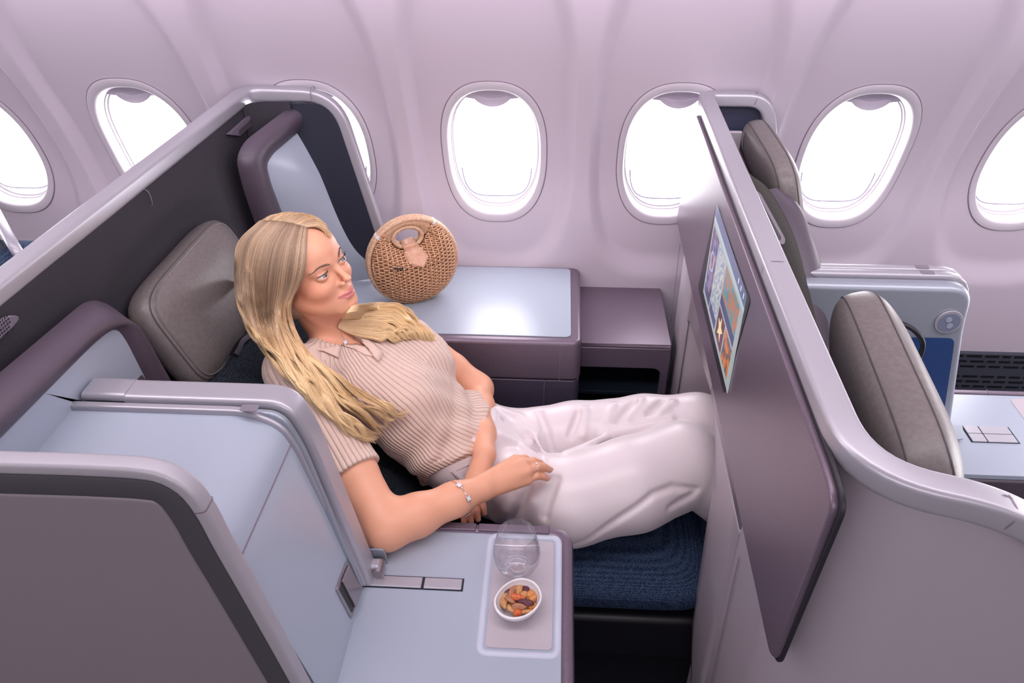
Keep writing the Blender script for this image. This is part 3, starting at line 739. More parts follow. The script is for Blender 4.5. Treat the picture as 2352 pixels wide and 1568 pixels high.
# far edge return of the aft face
box('far_return', (xk(XO, yfarf), yfarf-0.006, 0.1), (xk(XO, yfarf)+0.10, yfarf+0.006, 1.225), M_LILAC, fs_, 0.003)
wl_p = [np.array([XR+0.055, YF+0.006, ZR-0.01]), np.array([w1[0]+0.03, YF+0.006, ZR-0.01]), np.array([w2[0], YF+0.006, w2[2]]), np.array([w2[0]+0.11, YF+0.006, 0.75]), np.array([XR+0.055, YF+0.006, 0.75])]
slab('wing_lining', wl_p, (0, 0.012, 0), mat('wing_navy', (0.035, 0.038, 0.075), 0.5), fs_, 0.002)
box('inner_lining', (XR+0.012, -1.44, 0.92), (XR+0.03, YF-0.16, 1.262), M_BAND, fs_, 0.003)
# face joints
for a, b in (((1697, 1280), (1628, 1590)), ((1562, 560), (1541, 740))):
    p0, p1 = PX(*a, XO-0.0036), PX(*b, XO-0.0036)
    sweep('panel_joint', [p0, p1], rrect(0.0020, 0.0012, 0.0003, 1), (1, 0, 0), M_SEAM, fs_)
# grooved ledge between rim and panel
for dz, wd in ((-0.030, 0.004), (-0.050, 0.004)):
    sweep('groove', [(xk(XO, y)-0.0008, y, ZR+dz) for y in np.linspace(-1.36, YF-0.18, 20)], rrect(0.003, wd, 0.0008, 1), (1, 0, 0), M_SEAM, fs_)
# aubergine monitor panel
XP = XO-0.016
def quad(pts, r, n=8): return rnd([PX(x, y, XP) for x, y in pts], r, n)
pan = quad([(1599, 262), (1553, 505), (1771, 1526), (1914, 1160), (1893, 1080)], [.012, .02, .03, .09, .12])
mp_ = slab('monitor_panel', pan, (0.016, 0, 0), M_PURPLE, fs_, 0.005, 4)
c = sum(pan)/len(pan)
sh = [c+(p-c)*1.0+np.array([0.004, 0, 0]) for p in pan]
und = quad([(1602, 262), (1556, 505), (1770, 1536), (1922, 1162), (1900, 1078)], [.012, .02, .03, .09, .12])
slab('panel_shadow_gasket', [p+np.array([0.0135, 0, 0]) for p in und], (-0.006, 0, 0), M_SHADOW_GASKET, fs_, 0.002)  # black gasket sheet under the panel; its colour paints the panel's shadow line
# screen
XS_ = XP-0.0008
scr_c = [(1651, 484), (1720, 688), (1669, 890), (1611, 657)]   # TL, TR, BR, BL as the passenger sees it
bz = [(1646, 470), (1725, 690), (1664, 906), (1604, 660)]
bez = slab('screen_bezel', rnd([PX(x, y, XP) for x, y in bz], [.004, .01, .012, .012], 5), (-0.0012, 0, 0), M_BLACK, mp_, 0.0008)
TL, TR, BR, BL = (PX(x, y, XS_-0.0012) for x, y in scr_c)
y_l = (TL[1]+BL[1])/2; y_r = (TR[1]+BR[1])/2; z_t = (TL[2]+TR[2])/2; z_b = (BL[2]+BR[2])/2
def S(u, v, l=0.0):
    y = y_l+(y_r-y_l)*u; return np.array([xk(XP, y)-0.0022-l, y, z_t+(z_b-z_t)*v])
def emat(name, c1, c2=None, scale=60, st=0.72, c3=None):
    m = mat(name, (0.02, 0.02, 0.02), 0.15)
    n = m.node_tree.nodes; l = m.node_tree.links; b = n['Principled BSDF']; b.inputs['Emission Strength'].default_value = st
    b.inputs['Emission Color'].default_value = (*c1, 1)
    if c2:
        tc = n.new('ShaderNodeTexCoord'); t = n.new('ShaderNodeTexNoise'); t.inputs['Scale'].default_value = scale; t.inputs['Detail'].default_value = 3
        r = n.new('ShaderNodeValToRGB'); r.color_ramp.elements[0].position = 0.38; r.color_ramp.elements[1].position = 0.62
        r.color_ramp.elements[0].color = (*c1, 1); r.color_ramp.elements[1].color = (*c2, 1)
        if c3: e_ = r.color_ramp.elements.new(0.5); e_.color = (*c3, 1)
        l.new(tc.outputs['Object'], t.inputs['Vector']); l.new(t.outputs[0], r.inputs[0]); l.new(r.outputs[0], b.inputs['Emission Color'])
    return m
def srect(name, u0, u1, v0, v1, m, parent, l=0.0002):
    return mesh(name, [S(u0, v0, l), S(u0, v1, l), S(u1, v1, l), S(u1, v0, l)], [(0, 1, 2, 3)], m, parent)
scr = mesh('screen', rnd([S(0, 0), S(0, 1), S(1, 1), S(1, 0)], 0.004, 4), [tuple(range(20))], emat('screen_page', (0.34, 0.37, 0.38)), mp_)
srect('title_bar', 0.0, 1.0, 0.0, 0.12, emat('screen_navy', (0.12, 0.14, 0.26)), scr)
srect('header_strip', 0.0, 1.0, 0.12, 0.17, emat('screen_pale', (0.40, 0.50, 0.52)), scr)
tiles = [(0.03, 0.235, 0.21, 0.94, 'a', (0.05, 0.04, 0.08), (0.35, 0.20, 0.22), 45, (0.12, 0.10, 0.22)),
         (0.255, 0.475, 0.21, 0.94, 'b', (0.16, 0.22, 0.34), (0.58, 0.54, 0.46), 130, (0.38, 0.42, 0.48)),
         (0.50, 0.925, 0.20, 0.60, 'c', (0.06, 0.26, 0.32), (0.48, 0.17, 0.08), 60, (0.26, 0.22, 0.20)),
         (0.50, 0.70, 0.63, 0.94, 'd', (0.06, 0.03, 0.05), (0.14, 0.05, 0.07), 40, None),
         (0.72, 0.925, 0.63, 0.94, 'e', (0.08, 0.10, 0.14), (0.62, 0.20, 0.06), 60, (0.28, 0.12, 0.08))]
tobs = []
for u0, u1, v0, v1, k_, a, b, s_, c_ in tiles:
    tobs.append(srect('poster_tile', u0, u1, v0, v1, emat('poster_'+k_, a, b, s_, 0.7, c_), scr))
    if k_ in 'abc': srect('caption_strip', u0, u1, v1-0.10, v1, emat('poster_caption', (0.06, 0.07, 0.16)), scr, 0.0004)
def star(cu, cv, r, rot=0):
    w_ = abs(y_r-y_l); h_ = abs(z_t-z_b); pts = []
    for i in range(10):
        rr_ = r if i % 2 == 0 else r*0.42; a = math.pi*i/5+rot
        pts.append(S(cu+rr_*math.sin(a)/w_, cv-rr_*math.cos(a)/h_, 0.0006))
    return pts
pts = star(0.60, 0.78, 0.028, 0.1); mesh('star_mark', pts+[S(0.60, 0.78, 0.0006)], [(i, (i+1) % 10, 10) for i in range(10)], emat('star_gold', (0.80, 0.60, 0.32)), scr)
for cu, cv, r_ in ((0.13, 0.52, 0.020), (0.15, 0.36, 0.013), (0.10, 0.74, 0.017)):
    w_ = abs(y_r-y_l); h_ = abs(z_t-z_b)
    sweep('ring_mark', [S(cu+r_*math.cos(a)/w_, cv+r_*math.sin(a)/h_, 0.0006) for a in np.linspace(0, 2*math.pi, 28, endpoint=False)], rrect(0.005, 0.0004, 0.0001, 1), (1, 0, 0), emat('ring_grey', (0.42, 0.40, 0.50)) if r_ > 0.019 else emat('ring_blue', (0.16, 0.17, 0.42)), scr, closed=True)
for i, cu in enumerate((0.80, 0.87, 0.94)):
    srect('bar_icon', cu, cu+0.012, 0.035, 0.085, emat('icon_white', (0.75, 0.75, 0.85)), scr, 0.0006)
# small notice in the footwell
nb = [PX(x, y, XO+0.16) for x, y in [(1560, 876), (1600, 892), (1600, 905), (1558, 905)]]
mesh('notice', nb, [(0, 1, 2, 3)], mat('notice_clear', (0.55, 0.50, 0.54), 0.3), fs_)
for k_ in range(7):
    p0 = PX(1565+k_*5, 883.5+k_*2.0, XO+0.157); sweep('notice_letter', [p0+np.array([-.001, 0, -0.0014]), p0+np.array([-.001, 0.0, 0.0014])], rrect(0.0022, 0.0008, 0.0002, 1), (1, 0, 0), M_BLACK, fs_)

# ------------------------------------------------------------------ the two seats ahead: only their head ends show
def forward_seat(name, loc, label, c_, ax, ay, anx, w_, h_, t_, backc, bh, bt):
    s = thing(name, loc, label, 'seat')
    h, rg = cushion('headrest', c_, ax, ay, anx, w_, h_, t_, M_LEATHER, s, e=4.5, ez=2.8)
    for lv in (-0.35, 0.45): sweep('piping', rg(lv), circ(0.0016, 6), tuple(anx), M_SEAMT, h, closed=True)
    return s, h
ux = np.array([0.96, 0, 0.27]); ux /= np.linalg.norm(ux); uz = np.array([-ux[2], 0, ux[0]])
s1_, h1 = forward_seat('airline_seat', (0.5, -0.3, 0), 'seat ahead by the window showing its grey leather headrest under the rim', (0.527, -0.315, 1.125), (0, 1, 0), uz, ux, 0.40, 0.26, 0.095, None, 0, 0)
slab('headrest_backing', rnd([(0.452, -0.17, 1.18), (0.452, -0.50, 1.15), (0.452, -0.50, 0.9), (0.452, -0.17, 0.9)], 0.04, 6), (0.014, 0, 0), M_PURPLED, s1_, 0.004)
cushion('backrest', (0.60, -0.34, 0.80), (0, 1, 0), (-0.25, 0, 0.96), (0.96, 0, 0.25), 0.52, 0.62, 0.14, M_NAVY, s1_, e=6)
s2_, h2 = forward_seat('airline_seat', (0.5, -1.1, 0), 'seat ahead by the aisle showing its large grey leather headrest with stitched edge', (0.533, -1.145, 1.080), (0.10, 0.995, 0), uz, ux, 0.50, 0.27, 0.132, None, 0, 0)
slab('headrest_backing', rnd([(0.440, -0.93, 1.11), (0.425, -1.41, 1.12), (0.425, -1.41, 0.80), (0.440, -0.93, 0.80)], 0.05, 6), (0.022, 0, 0), M_PURPLED, s2_, 0.004)
cushion('backrest', (0.66, -1.15, 0.74), (0, 1, 0), (-0.25, 0, 0.96), (0.96, 0, 0.25), 0.52, 0.56, 0.14, M_NAVY, s2_, e=6)
# padded shoulder between them, with light grille
dv_ = thing('centre_divider', (0.5, -0.72, 0), 'padded olive fabric and aubergine shoulder divider between the two seats ahead', 'divider')
M_OLIVE = noise_mat('olive_charcoal_fabric', (0.028, 0.026, 0.024), (0.060, 0.056, 0.050), 1200, 0.9, bump=0.4)
def cv3(pts, n=40): return crom([P(x, y, Y=Y) for x, y, Y in pts], n)
fa = cv3([(1672, 372, -.50), (1730, 500, -.60), (1790, 640, -.70), (1850, 780, -.80), (1880, 850, -.85)])
fb_ = cv3([(1700, 392, -.48), (1760, 428, -.50), (1818, 520, -.56), (1842, 620, -.62), (1850, 720, -.68), (1832, 800, -.74)])
fc_ = fb_+np.array([-0.02, 0.10, -0.03])
loft('fabric_shoulder', bulge(fa, fb_, 10, (0.012, -0.03, 0.012))+[fc_], M_OLIVE, dv_)
ba_ = cv3([(1758, 436, -.50), (1795, 500, -.57), (1828, 590, -.64), (1850, 690, -.70), (1845, 800, -.76), (1830, 880, -.80)])
bb_ = cv3([(1775, 436, -.46), (1824, 462, -.48), (1868, 565, -.54), (1899, 680, -.60), (1903, 760, -.64), (1888, 850, -.68)])
bc_ = bb_+np.array([-0.03, 0.14, -0.06])
loft('leather_bolster', bulge(ba_, bb_, 10, (0.014, -0.02, 0.014))+[bc_], M_PURPLED, dv_)
gy = lambda py: -.50-(py-400)/400*.26-0.062
gp = [P(x, y, Y=gy(y)) for x, y in [(1724, 434), (1744, 440), (1803, 548), (1800, 562), (1776, 552)]]
def rib(pts, nm, m_, par, t_, r_):
    pts = rnd(pts, r_, 4); n = len(pts); d = np.array([0, -1, 0.3])*t_
    return mesh(nm, list(pts)+[p+d for p in pts]+[sum(pts)/n+d], [(i, (i+1) % n, n+(i+1) % n, n+i) for i in range(n)]+[(n+i, n+(i+1) % n, 2*n) for i in range(n)], m_, par)
gf = rib(gp, 'light_grille', mat('grille_frame2', (0.19, 0.155, 0.20), 0.45), dv_, 0.004, 0.010)
gi = [P(x, y, Y=gy(y)-0.0045) for x, y in [(1735, 448), (1742, 450), (1795, 546), (1792, 553), (1783, 549)]]
rib(gi, 'grille_mesh', noise_mat('grille_dark', (0.01, 0.01, 0.012), (0.06, 0.05, 0.065), 900, 0.5, detail=0), gf, 0.0006, 0.005)

# silver centre console ahead, with pocket, reading lamp and cable
cc = thing('centre_console', (0.8, -0.55, 0), 'silver centre console ahead with blue pocket and round lamp on its end', 'console')
yq = -0.70
def pc(x, y, Y=yq): return P(x, y, Y=Y)
tr = pc(2232, 640); bl_ = pc(2180, 985)
xa_, xb_ = 0.50, pc(2232, 720)[0]
ztop = pc(2000, 655)[2]
xbot = pc(2182, 1000)[0]
prof_ = rnd([np.array([xa_, yq, ztop]), np.array([xb_-0.01, yq, ztop]), np.array([xb_, yq, ztop-0.10]), np.array([xbot, yq, 0.682]), np.array([xa_, yq, 0.682])], [0, .085, .03, 0.0, 0], 10)
yb = -0.662
slab('console_shell', prof_, (0, yb-yq, 0), M_SILVERD, cc, 0.014, 5, smooth=60)
for k_, (ya, yb_, dz) in enumerate(((yb+0.003, yb+0.024, -0.004), (yb+0.028, yb+0.046, -0.004))):
    pth = [p+np.array([0.004, ya-yq, dz]) for p in along(prof_[:26], 70)][:60]
    rq = []
    for i in range(60):
        t = pth[min(i+1, 59)]-pth[max(i-1, 0)]; t /= np.linalg.norm(t); r = np.array([-t[2], 0, t[0]]); rq.append(r if r[2] > 0.01 or r[0] > 0 else -r)
    sp = sweep('privacy_leaf', [np.array([p[0], (ya+yb_)/2, p[2]]) for p in pth], rrect(yb_-ya, 0.018, 0.005, 3), rq, M_SILVER, cc)
    f_ = P(2140+12*k_, 628+18*k_, Z=ztop+0.012)
    slab('finger_slot', rnd([np.array([f_[0]+a, (ya+yb_)/2+b, ztop+dz+0.0088]) for a, b in [(-.014, -.008), (.014, -.008), (.014, .008), (-.014, .008)]], .004, 3), (0, 0, 0.0008), mat('slot_shade', (0.28, 0.25, 0.29), 0.4), sp, 0)
pk = rnd([pc(x, y, yq-0.001) for x, y in [(1990, 772), (2192, 776), (2190, 800), (2165, 965), (2150, 1010), (1990, 1010)]], [0, .02, .01, 0.01, 0, 0], 6)
slab('pocket', pk, (0, -0.0012, 0), mat('pocket_blue', (0.012, 0.045, 0.16), 0.5), cc, 0.0005)
lc = pc(2178, 738, yq-0.001)
def disc(name, c, r, d, m_, parent, ny=-1, n=32, bev=0.001):
    return slab(name, [c+np.array([r*math.cos(a), 0, r*math.sin(a)]) for a in np.linspace(0, 2*math.pi, n, endpoint=False)], (0, ny*d, 0), m_, parent, bev)
lmp = disc('reading_lamp', lc, 0.028, 0.004, M_SILVER, cc)
disc('lamp_face', lc+np.array([0, -0.004, 0]), 0.023, 0.0012, mat('lamp_face', (0.17, 0.19, 0.27), 0.25), lmp)
for a, b in ((-0.003, 0.007), (0.003, -0.008)): disc('lamp_dimple', lc+np.array([a, -0.0052, b]), 0.0065, 0.0012, mat('lamp_dimple', (0.30, 0.33, 0.42), 0.2), lmp)
cp_ = crom([pc(x, y, yy) for x, y, yy in [(2020, 745, -0.703), (2060, 742, -0.72), (2095, 755, -0.735), (2119, 785, -0.74), (2113, 820, -0.735), (2098, 850, -0.71)]], 40)
o = sweep('charging_cable', cp_, circ(0.0055, 10), (0, -1, 0), M_BLACK); tag(o, 'thick black cable looping out of the blue console pocket', 'cable')
# table of the row ahead
t2 = thing('side_table', (1.1, -0.7, 0), 'white table of the row ahead with twin flip lids, far right', 'table')
za = 0.68; xq0 = pc(2175, 1000)[0]-0.03
yA = P(2300, 908, Z=za)[1]; yB = P(2300, 1092, Z=za)[1]
slab('table_top', [(0.80, yB, za-0.012), (1.55, yB, za-0.012), (1.55, yA, za-0.012), (0.80, yA, za-0.012)], (0, 0, 0.0125), M_WHITE, t2, 0.001)
box('pedestal', (0.80, yB-0.004, 0.0), (1.55, yA+0.016, za-0.013), M_PURPLED, t2, 0.006)
box('edge_moulding', (0.90, yA+0.001, za-0.02), (1.55, yA+0.016, za+0.004), M_PURPLE, t2, 0.004)
xj = P(2272, 908, Z=za)[0]; box('edge_joint', (xj-0.001, yA+0.0005, za-0.01), (xj+0.001, yA+0.0165, za+0.0046), M_SEAM, t2, 0)
q = [P(x, y, Z=za) for x, y in [(2206, 978), (2320, 980), (2342, 1017), (2206, 1015)]]
ym_ = [q[0][1], q[3][1]]; box('slot_recess', (q[0][0], ym_[1], za+0.0003), (q[2][0], ym_[0], za+0.001), M_DARK, t2, 0)
xs_ = [q[0][0]+0.002, P(2256, 998, Z=za)[0], q[2][0]-0.004]; yc_ = (ym_[0]+ym_[1])/2
for i in range(2):
    for j in range(2):
        box('slot_lid', (xs_[i]+0.001, (ym_[1]+0.001) if j else yc_+0.0008, za+0.0006), (xs_[i+1]-0.001, yc_-0.0008 if j else ym_[0]-0.001, za+0.004), M_SILVER, t2, 0.0015)
tgq = rnd([P(x, y, Z=za+0.012) for x, y in [(2182, 978), (2210, 979), (2212, 1010), (2184, 1012)]], 0.006, 4)
slab('hinge_tongue', tgq, (0, 0, 0.004), M_SILVERD, t2, 0.001)
r0 = P(2322, 922, Z=za+0.001)
slab('tray_inlay', rnd([(r0[0], yB+0.05, za+0.0006), (1.5, yB+0.05, za+0.0006), (1.5, yA-0.012, za+0.0006), (r0[0], yA-0.012, za+0.0006)], [0.0, 0, 0, 0.02], 6), (0, 0, 0.0008), noise_mat('mat_paper', (0.5, 0.5, 0.5), (0.5, 0.5, 0.5), 900), t2, 0)
# floor-level air grille on the side wall ahead
vg = thing('air_grille', (1.5, 0.0, 0.3), 'dark slotted air grille low on the side wall, far right', 'vent')
gz1 = P(2300, 812, Y=0.0)[2]; gz0 = 0.22
box('grille_plate', (1.20, -0.004, gz0), (2.2, 0.016, gz1), mat('grille_blue_grey', (0.055, 0.062, 0.085), 0.5), vg, 0.002)
parts = []
for r_ in range(9):
    zc_ = gz1-0.010-0.0205*r_
    if r_ in (3, 7): continue
    x = 1.215+0.012*(r_ % 3); k_ = 0
    while x < 2.15:
        L = (0.045, 0.028, 0.038, 0.05)[(k_+r_) % 4]
        pts = rnd([(x, -0.0046, zc_-0.0045), (x+L, -0.0046, zc_-0.0045), (x+L, -0.0046, zc_+0.0045), (x, -0.0046, zc_+0.0045)], 0.004, 3)
        parts.append((pts, [tuple(range(len(pts)))])); x += L+0.009; k_ += 1
V, Fc = merge(parts); mesh('slots', V, Fc, M_BLACK, vg)

# ------------------------------------------------------------------ glimpse of the row behind
bs = thing('airline_seat', (-1.3, -0.5, 0), 'blue seat and silver arm of the row behind at the left edge', 'seat')
tb = [P(x, y, Z=z) for x, y, z in [(-60, 395, 1.0), (0, 508, .96), (40, 578, .92), (62, 602, .86), (78, 640, .78)]]
sweep('arm_tube', crom(tb, 40), rrect(0.030, 0.030, 0.012, 4), (0.5, -0.5, 0.7), M_SILVER, bs)
tb2 = [P(x-26, y+8, Z=z-0.03) for x, y, z in [(-60, 395, 1.0), (0, 508, .96), (40, 578, .92), (62, 602, .86), (78, 640, .78)]]
sweep('arm_lining', crom(tb2, 40), rrect(0.012, 0.07, 0.005, 3), (0.5, -0.5, 0.7), M_BAND, bs)
cushion('seat_pad', P(-40, 640, Z=0.86), (1, 0, 0), (0, 1, 0), (0, 0, 1), 0.26, 0.34, 0.12, M_NAVY, bs, e=7)
bc = thing('rear_console', (-1.7, 0, 0), 'small white console with latch of the row behind, far left', 'console')
q0 = P(62, 598, Z=0.74)
zb_ = 0.70
a_ = P(52, 598, Z=zb_); b_ = P(112, 598, Z=zb_); c_ = P(130, 565, Z=zb_)
box('console_body', (a_[0]-0.06, a_[1], 0.2), (b_[0]+0.02, 0.012, zb_), mat('white_plastic', (0.66, 0.62, 0.66), 0.4), bc, 0.006)
box('console_wing', (b_[0]+0.022, a_[1]-0.01, 0.2), (b_[0]+0.4, 0.01, zb_-0.02), M_PURPLE, bc, 0.006)
lt_ = P(96, 578, Z=zb_)
l2 = box('latch', (lt_[0]-0.014, lt_[1]-0.02, zb_), (lt_[0]+0.014, lt_[1]+0.02, zb_+0.004), M_STEEL, bc, 0.001)
box('latch_gap', (lt_[0]-0.007, lt_[1]-0.013, zb_+0.0041), (lt_[0]+0.007, lt_[1]+0.013, zb_+0.0045), M_SEAM, l2, 0)
# ------------------------------------------------------------------ glass of water
def lathe(name, prof, c, material, parent=None, n=64, smooth=60):
    V = []; Fc = []; m_ = len(prof)
    for i in range(n):
        a = 2*math.pi*i/n
        for r, z in prof: V.append((c[0]+r*math.cos(a), c[1]+r*math.sin(a), c[2]+z))
    for i in range(n):
        for j in range(m_-1):
            Fc.append((i*m_+j, ((i+1) % n)*m_+j, ((i+1) % n)*m_+j+1, i*m_+j+1))
    return mesh(name, V, Fc, material, parent, smooth)
def clear(name, ior, tint, refr):
    """thin clear material: mostly straight-through, mirror by Fresnel, some bending"""
    m = bpy.data.materials.new(name); m.use_nodes = True; n = m.node_tree.nodes; l = m.node_tree.links; n.remove(n['Principled BSDF'])
    t = n.new('ShaderNodeBsdfTransparent'); t.inputs[0].default_value = (*tint, 1); g = n.new('ShaderNodeBsdfGlossy'); g.inputs['Roughness'].default_value = 0.01
    rf = n.new('ShaderNodeBsdfRefraction'); rf.inputs['IOR'].default_value = ior; rf.inputs['Roughness'].default_value = 0.0
    a = n.new('ShaderNodeMixShader'); a.inputs[0].default_value = refr; l.new(t.outputs[0], a.inputs[1]); l.new(rf.outputs[0], a.inputs[2])
    lw = n.new('ShaderNodeLayerWeight'); lw.inputs[0].default_value = 0.22; fr = n.new('ShaderNodeMath'); fr.operation = 'MULTIPLY_ADD'; fr.inputs[1].default_value = 0.55; fr.inputs[2].default_value = 0.02; l.new(lw.outputs['Facing'], fr.inputs[0]); c = n.new('ShaderNodeMixShader')
    l.new(fr.outputs[0], c.inputs[0]); l.new(a.outputs[0], c.inputs[1]); l.new(g.outputs[0], c.inputs[2]); l.new(c.outputs[0], n['Material Output'].inputs[0]); return m
M_CLEAR = clear('drinking_glass', 1.35, (0.985, 0.985, 0.99), 0.0)
M_WATER = clear('water', 1.08, (0.985, 0.987, 0.992), 0.0)
gc = P(1187, 1306, Z=0.682)
gl = thing('water_glass', gc, 'stemless tumbler half full of water on the lilac mat', 'glass')
gz = 0.6825
def gsm(pts, n=40):
    q = crom([(a, b, 0) for a, b in pts], n); return [(p[0], p[1]) for p in q]
outp = gsm([(0.0, 0.0), (0.018, 0.0005), (0.028, 0.004), (0.041, 0.022), (0.0455, 0.045), (0.043, 0.068), (0.0365, 0.094), (0.0345, 0.102)], 44)
inn = gsm([(0.0337, 0.102), (0.0355, 0.094), (0.0418, 0.068), (0.0442, 0.045), (0.0395, 0.024), (0.027, 0.0095), (0.016, 0.0075), (0.0, 0.007)], 44)
lathe('tumbler', outp+[(0.0341, 0.1026)]+inn, (gc[0], gc[1], gz), M_CLEAR, gl)
wl_ = 0.060
wp = [(r+0.0004, z-0.0003) for r, z in reversed(inn) if z < wl_]
rw = np.interp(wl_, [p[1] for p in wp], [p[0] for p in wp])
lathe('water', [(0.0, 0.0072)]+wp[1:]+[(rw, wl_), (rw-0.002, wl_-0.0005), (0.0, wl_-0.0005)], (gc[0], gc[1], gz), M_WATER, gl)

# ------------------------------------------------------------------ bowl of nuts
bc0 = P(1190, 1390, Z=0.695)
bw = thing('snack_bowl', (bc0[0], bc0[1], 0.682), 'small white oval porcelain bowl of mixed nuts in front of the tumbler', 'bowl')
def bowl_pt(a, k, z, grow=0.0):
    # egg-shaped outline, leaning away to the far right
    rx, ry = 0.0430+grow, 0.0410+grow
    x = rx*math.cos(a); y = ry*math.sin(a)
    if y > 0: x *= 1-0.10*(y/ry)
    sh = 0.10; x, y = x+sh*y, y+0.06*x
    tilt = 0.14*(y)+0.05*x
    return np.array([bc0[0]+k*x, bc0[1]+k*y, 0.6822+z+tilt*k*max(0, z)/0.03*0.6])
prof_b = [(0.0, 0.0, 0), (0.45, 0.0, 0), (0.58, 0.003, 0), (0.80, 0.012, 0), (0.95, 0.024, 0), (1.0, 0.033, 0), (1.0, 0.0345, -.0008), (0.985, 0.0350, -.0018), (0.965, 0.034, -.0025), (0.92, 0.025, -.0025), (0.76, 0.014, -.0025), (0.52, 0.006, 0), (0.0, 0.0045, 0)]
NB = 72; V = []; Fc = []; mp2 = len(prof_b)
pb2 = crom([(k, z, g) for k, z, g in prof_b], 60); mp2 = 60
for i in range(NB):
    a = 2*math.pi*i/NB
    for k, z, g in pb2: V.append(bowl_pt(a, max(k, 0), z, g))
for i in range(NB):
    for j in range(mp2-1): Fc.append((i*mp2+j, ((i+1) % NB)*mp2+j, ((i+1) % NB)*mp2+j+1, i*mp2+j+1))
mesh('bowl_body', V, Fc, mat('white_porcelain', (0.80, 0.78, 0.80), 0.12, coat=0.3), bw, 60)

def nutmesh(kind):
    V = []; Fc = []; nu, nv = 28, 18
    for i in range(nu+1):
        u = i/nu; a = math.pi*u
        for j in range(nv):
            b = 2*math.pi*j/nv; x = -math.cos(a); s = math.sin(a)
            if kind == 'almond':
                y = 0.47*s*(1-0.28*x)*math.cos(b); z = 0.30*s*math.sin(b); L = 0.0115
                q = 1+0.012*math.sin(9*b)
                p = (x*1.05, y*q, z*q)
            elif kind == 'peanut':
                w_ = s**0.8*(0.50+0.10*math.cos(2*math.pi*(u-0.5)*2)); L = 0.0095; p = (x, w_*math.cos(b), w_*math.sin(b))
            elif kind == 'cashew':
                t = (u-0.5)*2.6; R = 0.62; w_ = 0.30*s**0.6*(1+0.25*(u-0.5)); L = 0.0125
                cx, cy = R*math.sin(t), R*math.cos(t)-0.45
                p = (cx+w_*math.cos(b)*math.sin(t), cy+w_*math.cos(b)*math.cos(t), w_*math.sin(b)*0.9)
            elif kind == 'berry':
                w_ = 0.42*s**0.7*(1+0.10*math.sin(5*b+6*u)+0.08*math.sin(11*u+2*b)); L = 0.0125; p = (x, w_*math.cos(b), 0.8*w_*math.sin(b))
            else:  # hazel
                w_ = s*(0.86); L = 0.0070; p = (x, w_*math.cos(b), w_*math.sin(b))
            V.append((p[0]*L*1.22, p[1]*L*1.22, p[2]*L*1.22))
    for i in range(nu):
        for j in range(nv): Fc.append((i*nv+j, (i+1)*nv+j, (i+1)*nv+(j+1) % nv, i*nv+(j+1) % nv))
    return V, Fc
NM = {'almond': noise_mat('almond_skin', (0.33, 0.13, 0.06), (0.48, 0.22, 0.11), 300, 0.45, bump=0.4, stretch=(0.3, 1, 1)),
      'blanched': noise_mat('roasted_peanut', (0.52, 0.24, 0.08), (0.66, 0.36, 0.15), 220, 0.35, bump=0.2),
      'cashew': noise_mat('spiced_cashew', (0.62, 0.22, 0.05), (0.70, 0.34, 0.10), 200, 0.35),
      'berry': noise_mat('dried_berry', (0.05, 0.008, 0.015), (0.16, 0.03, 0.05), 400, 0.3, bump=0.6),
      'red': noise_mat('chilli_nut', (0.50, 0.08, 0.02), (0.68, 0.18, 0.05), 250, 0.3, bump=0.3)}
nuts = [  # px, py, kind, material, spin, label
 (1181, 1341, 'almond', 'almond', 2.9, 'brown almond near the far rim of the bowl, left of the orange cashew'),
 (1197, 1340, 'cashew', 'cashew', -1.1, 'curled orange cashew at the far rim of the bowl'),
 (1163, 1354, 'berry', 'berry', 0.2, 'wrinkled dark berry at the far left of the bowl'),
 (1178, 1358, 'almond', 'almond', 1.3, 'upright brown almond right of the left dark berry'),
 (1193, 1354, 'peanut', 'blanched', 1.3, 'pale peanut under the curled orange cashew'),
 (1211, 1352, 'berry', 'berry', 1.2, 'dark berry standing near the far right of the bowl'),
 (1218, 1356, 'berry', 'berry', -1.0, 'second dark berry leaning at the far right, outermost of the pair'),
 (1233, 1358, 'peanut', 'blanched', 1.3, 'tan peanut leaning on the right rim'),
 (1219, 1367, 'hazel', 'cashew', 0.5, 'round orange nut right of the centre'),
 (1204, 1366, 'hazel', 'blanched', 0.1, 'round tan nut just behind the red nut'),
 (1150, 1368, 'hazel', 'blanched', 1.0, 'small pale nut tucked at the left rim'),
 (1162, 1368, 'almond', 'almond', 0.4, 'brown almond half buried at the left of the bowl'),
 (1169, 1374, 'almond', 'almond', -0.7, 'brown almond left of the red nut'),
 (1190, 1371, 'almond', 'red', -0.2, 'shiny red-orange nut in the middle of the bowl'),
 (1216, 1377, 'hazel', 'red', 0.6, 'small bright red nut right of the centre'),
 (1231, 1376, 'peanut', 'cashew', 0.9, 'orange nut by the right rim below the leaning peanut'),
 (1208, 1383, 'berry', 'berry', -0.15, 'long purple berry lying in the near half of the bowl'),
 (1155, 1387, 'peanut', 'blanched', 1.9, 'long tan peanut against the near left rim'),
 (1174, 1397, 'cashew', 'blanched', 2.3, 'tan cashew pointing to the near rim'),
 (1193, 1393, 'almond', 'almond', 0.15, 'light almond below the long purple berry'),
 (1208, 1404, 'almond', 'blanched', 0.1, 'large tan almond at the near right rim'),
 (1189, 1407, 'hazel', 'red', 0.4, 'dark orange nut at the near rim between almond and cashew'),
 (1223, 1394, 'hazel', 'cashew', 0.4, 'small orange nut under the right end of the purple berry'),
 (1180, 1385, 'hazel', 'almond', 0.8, 'small brown nut in the gap left of the purple berry'),
]
protos = {}
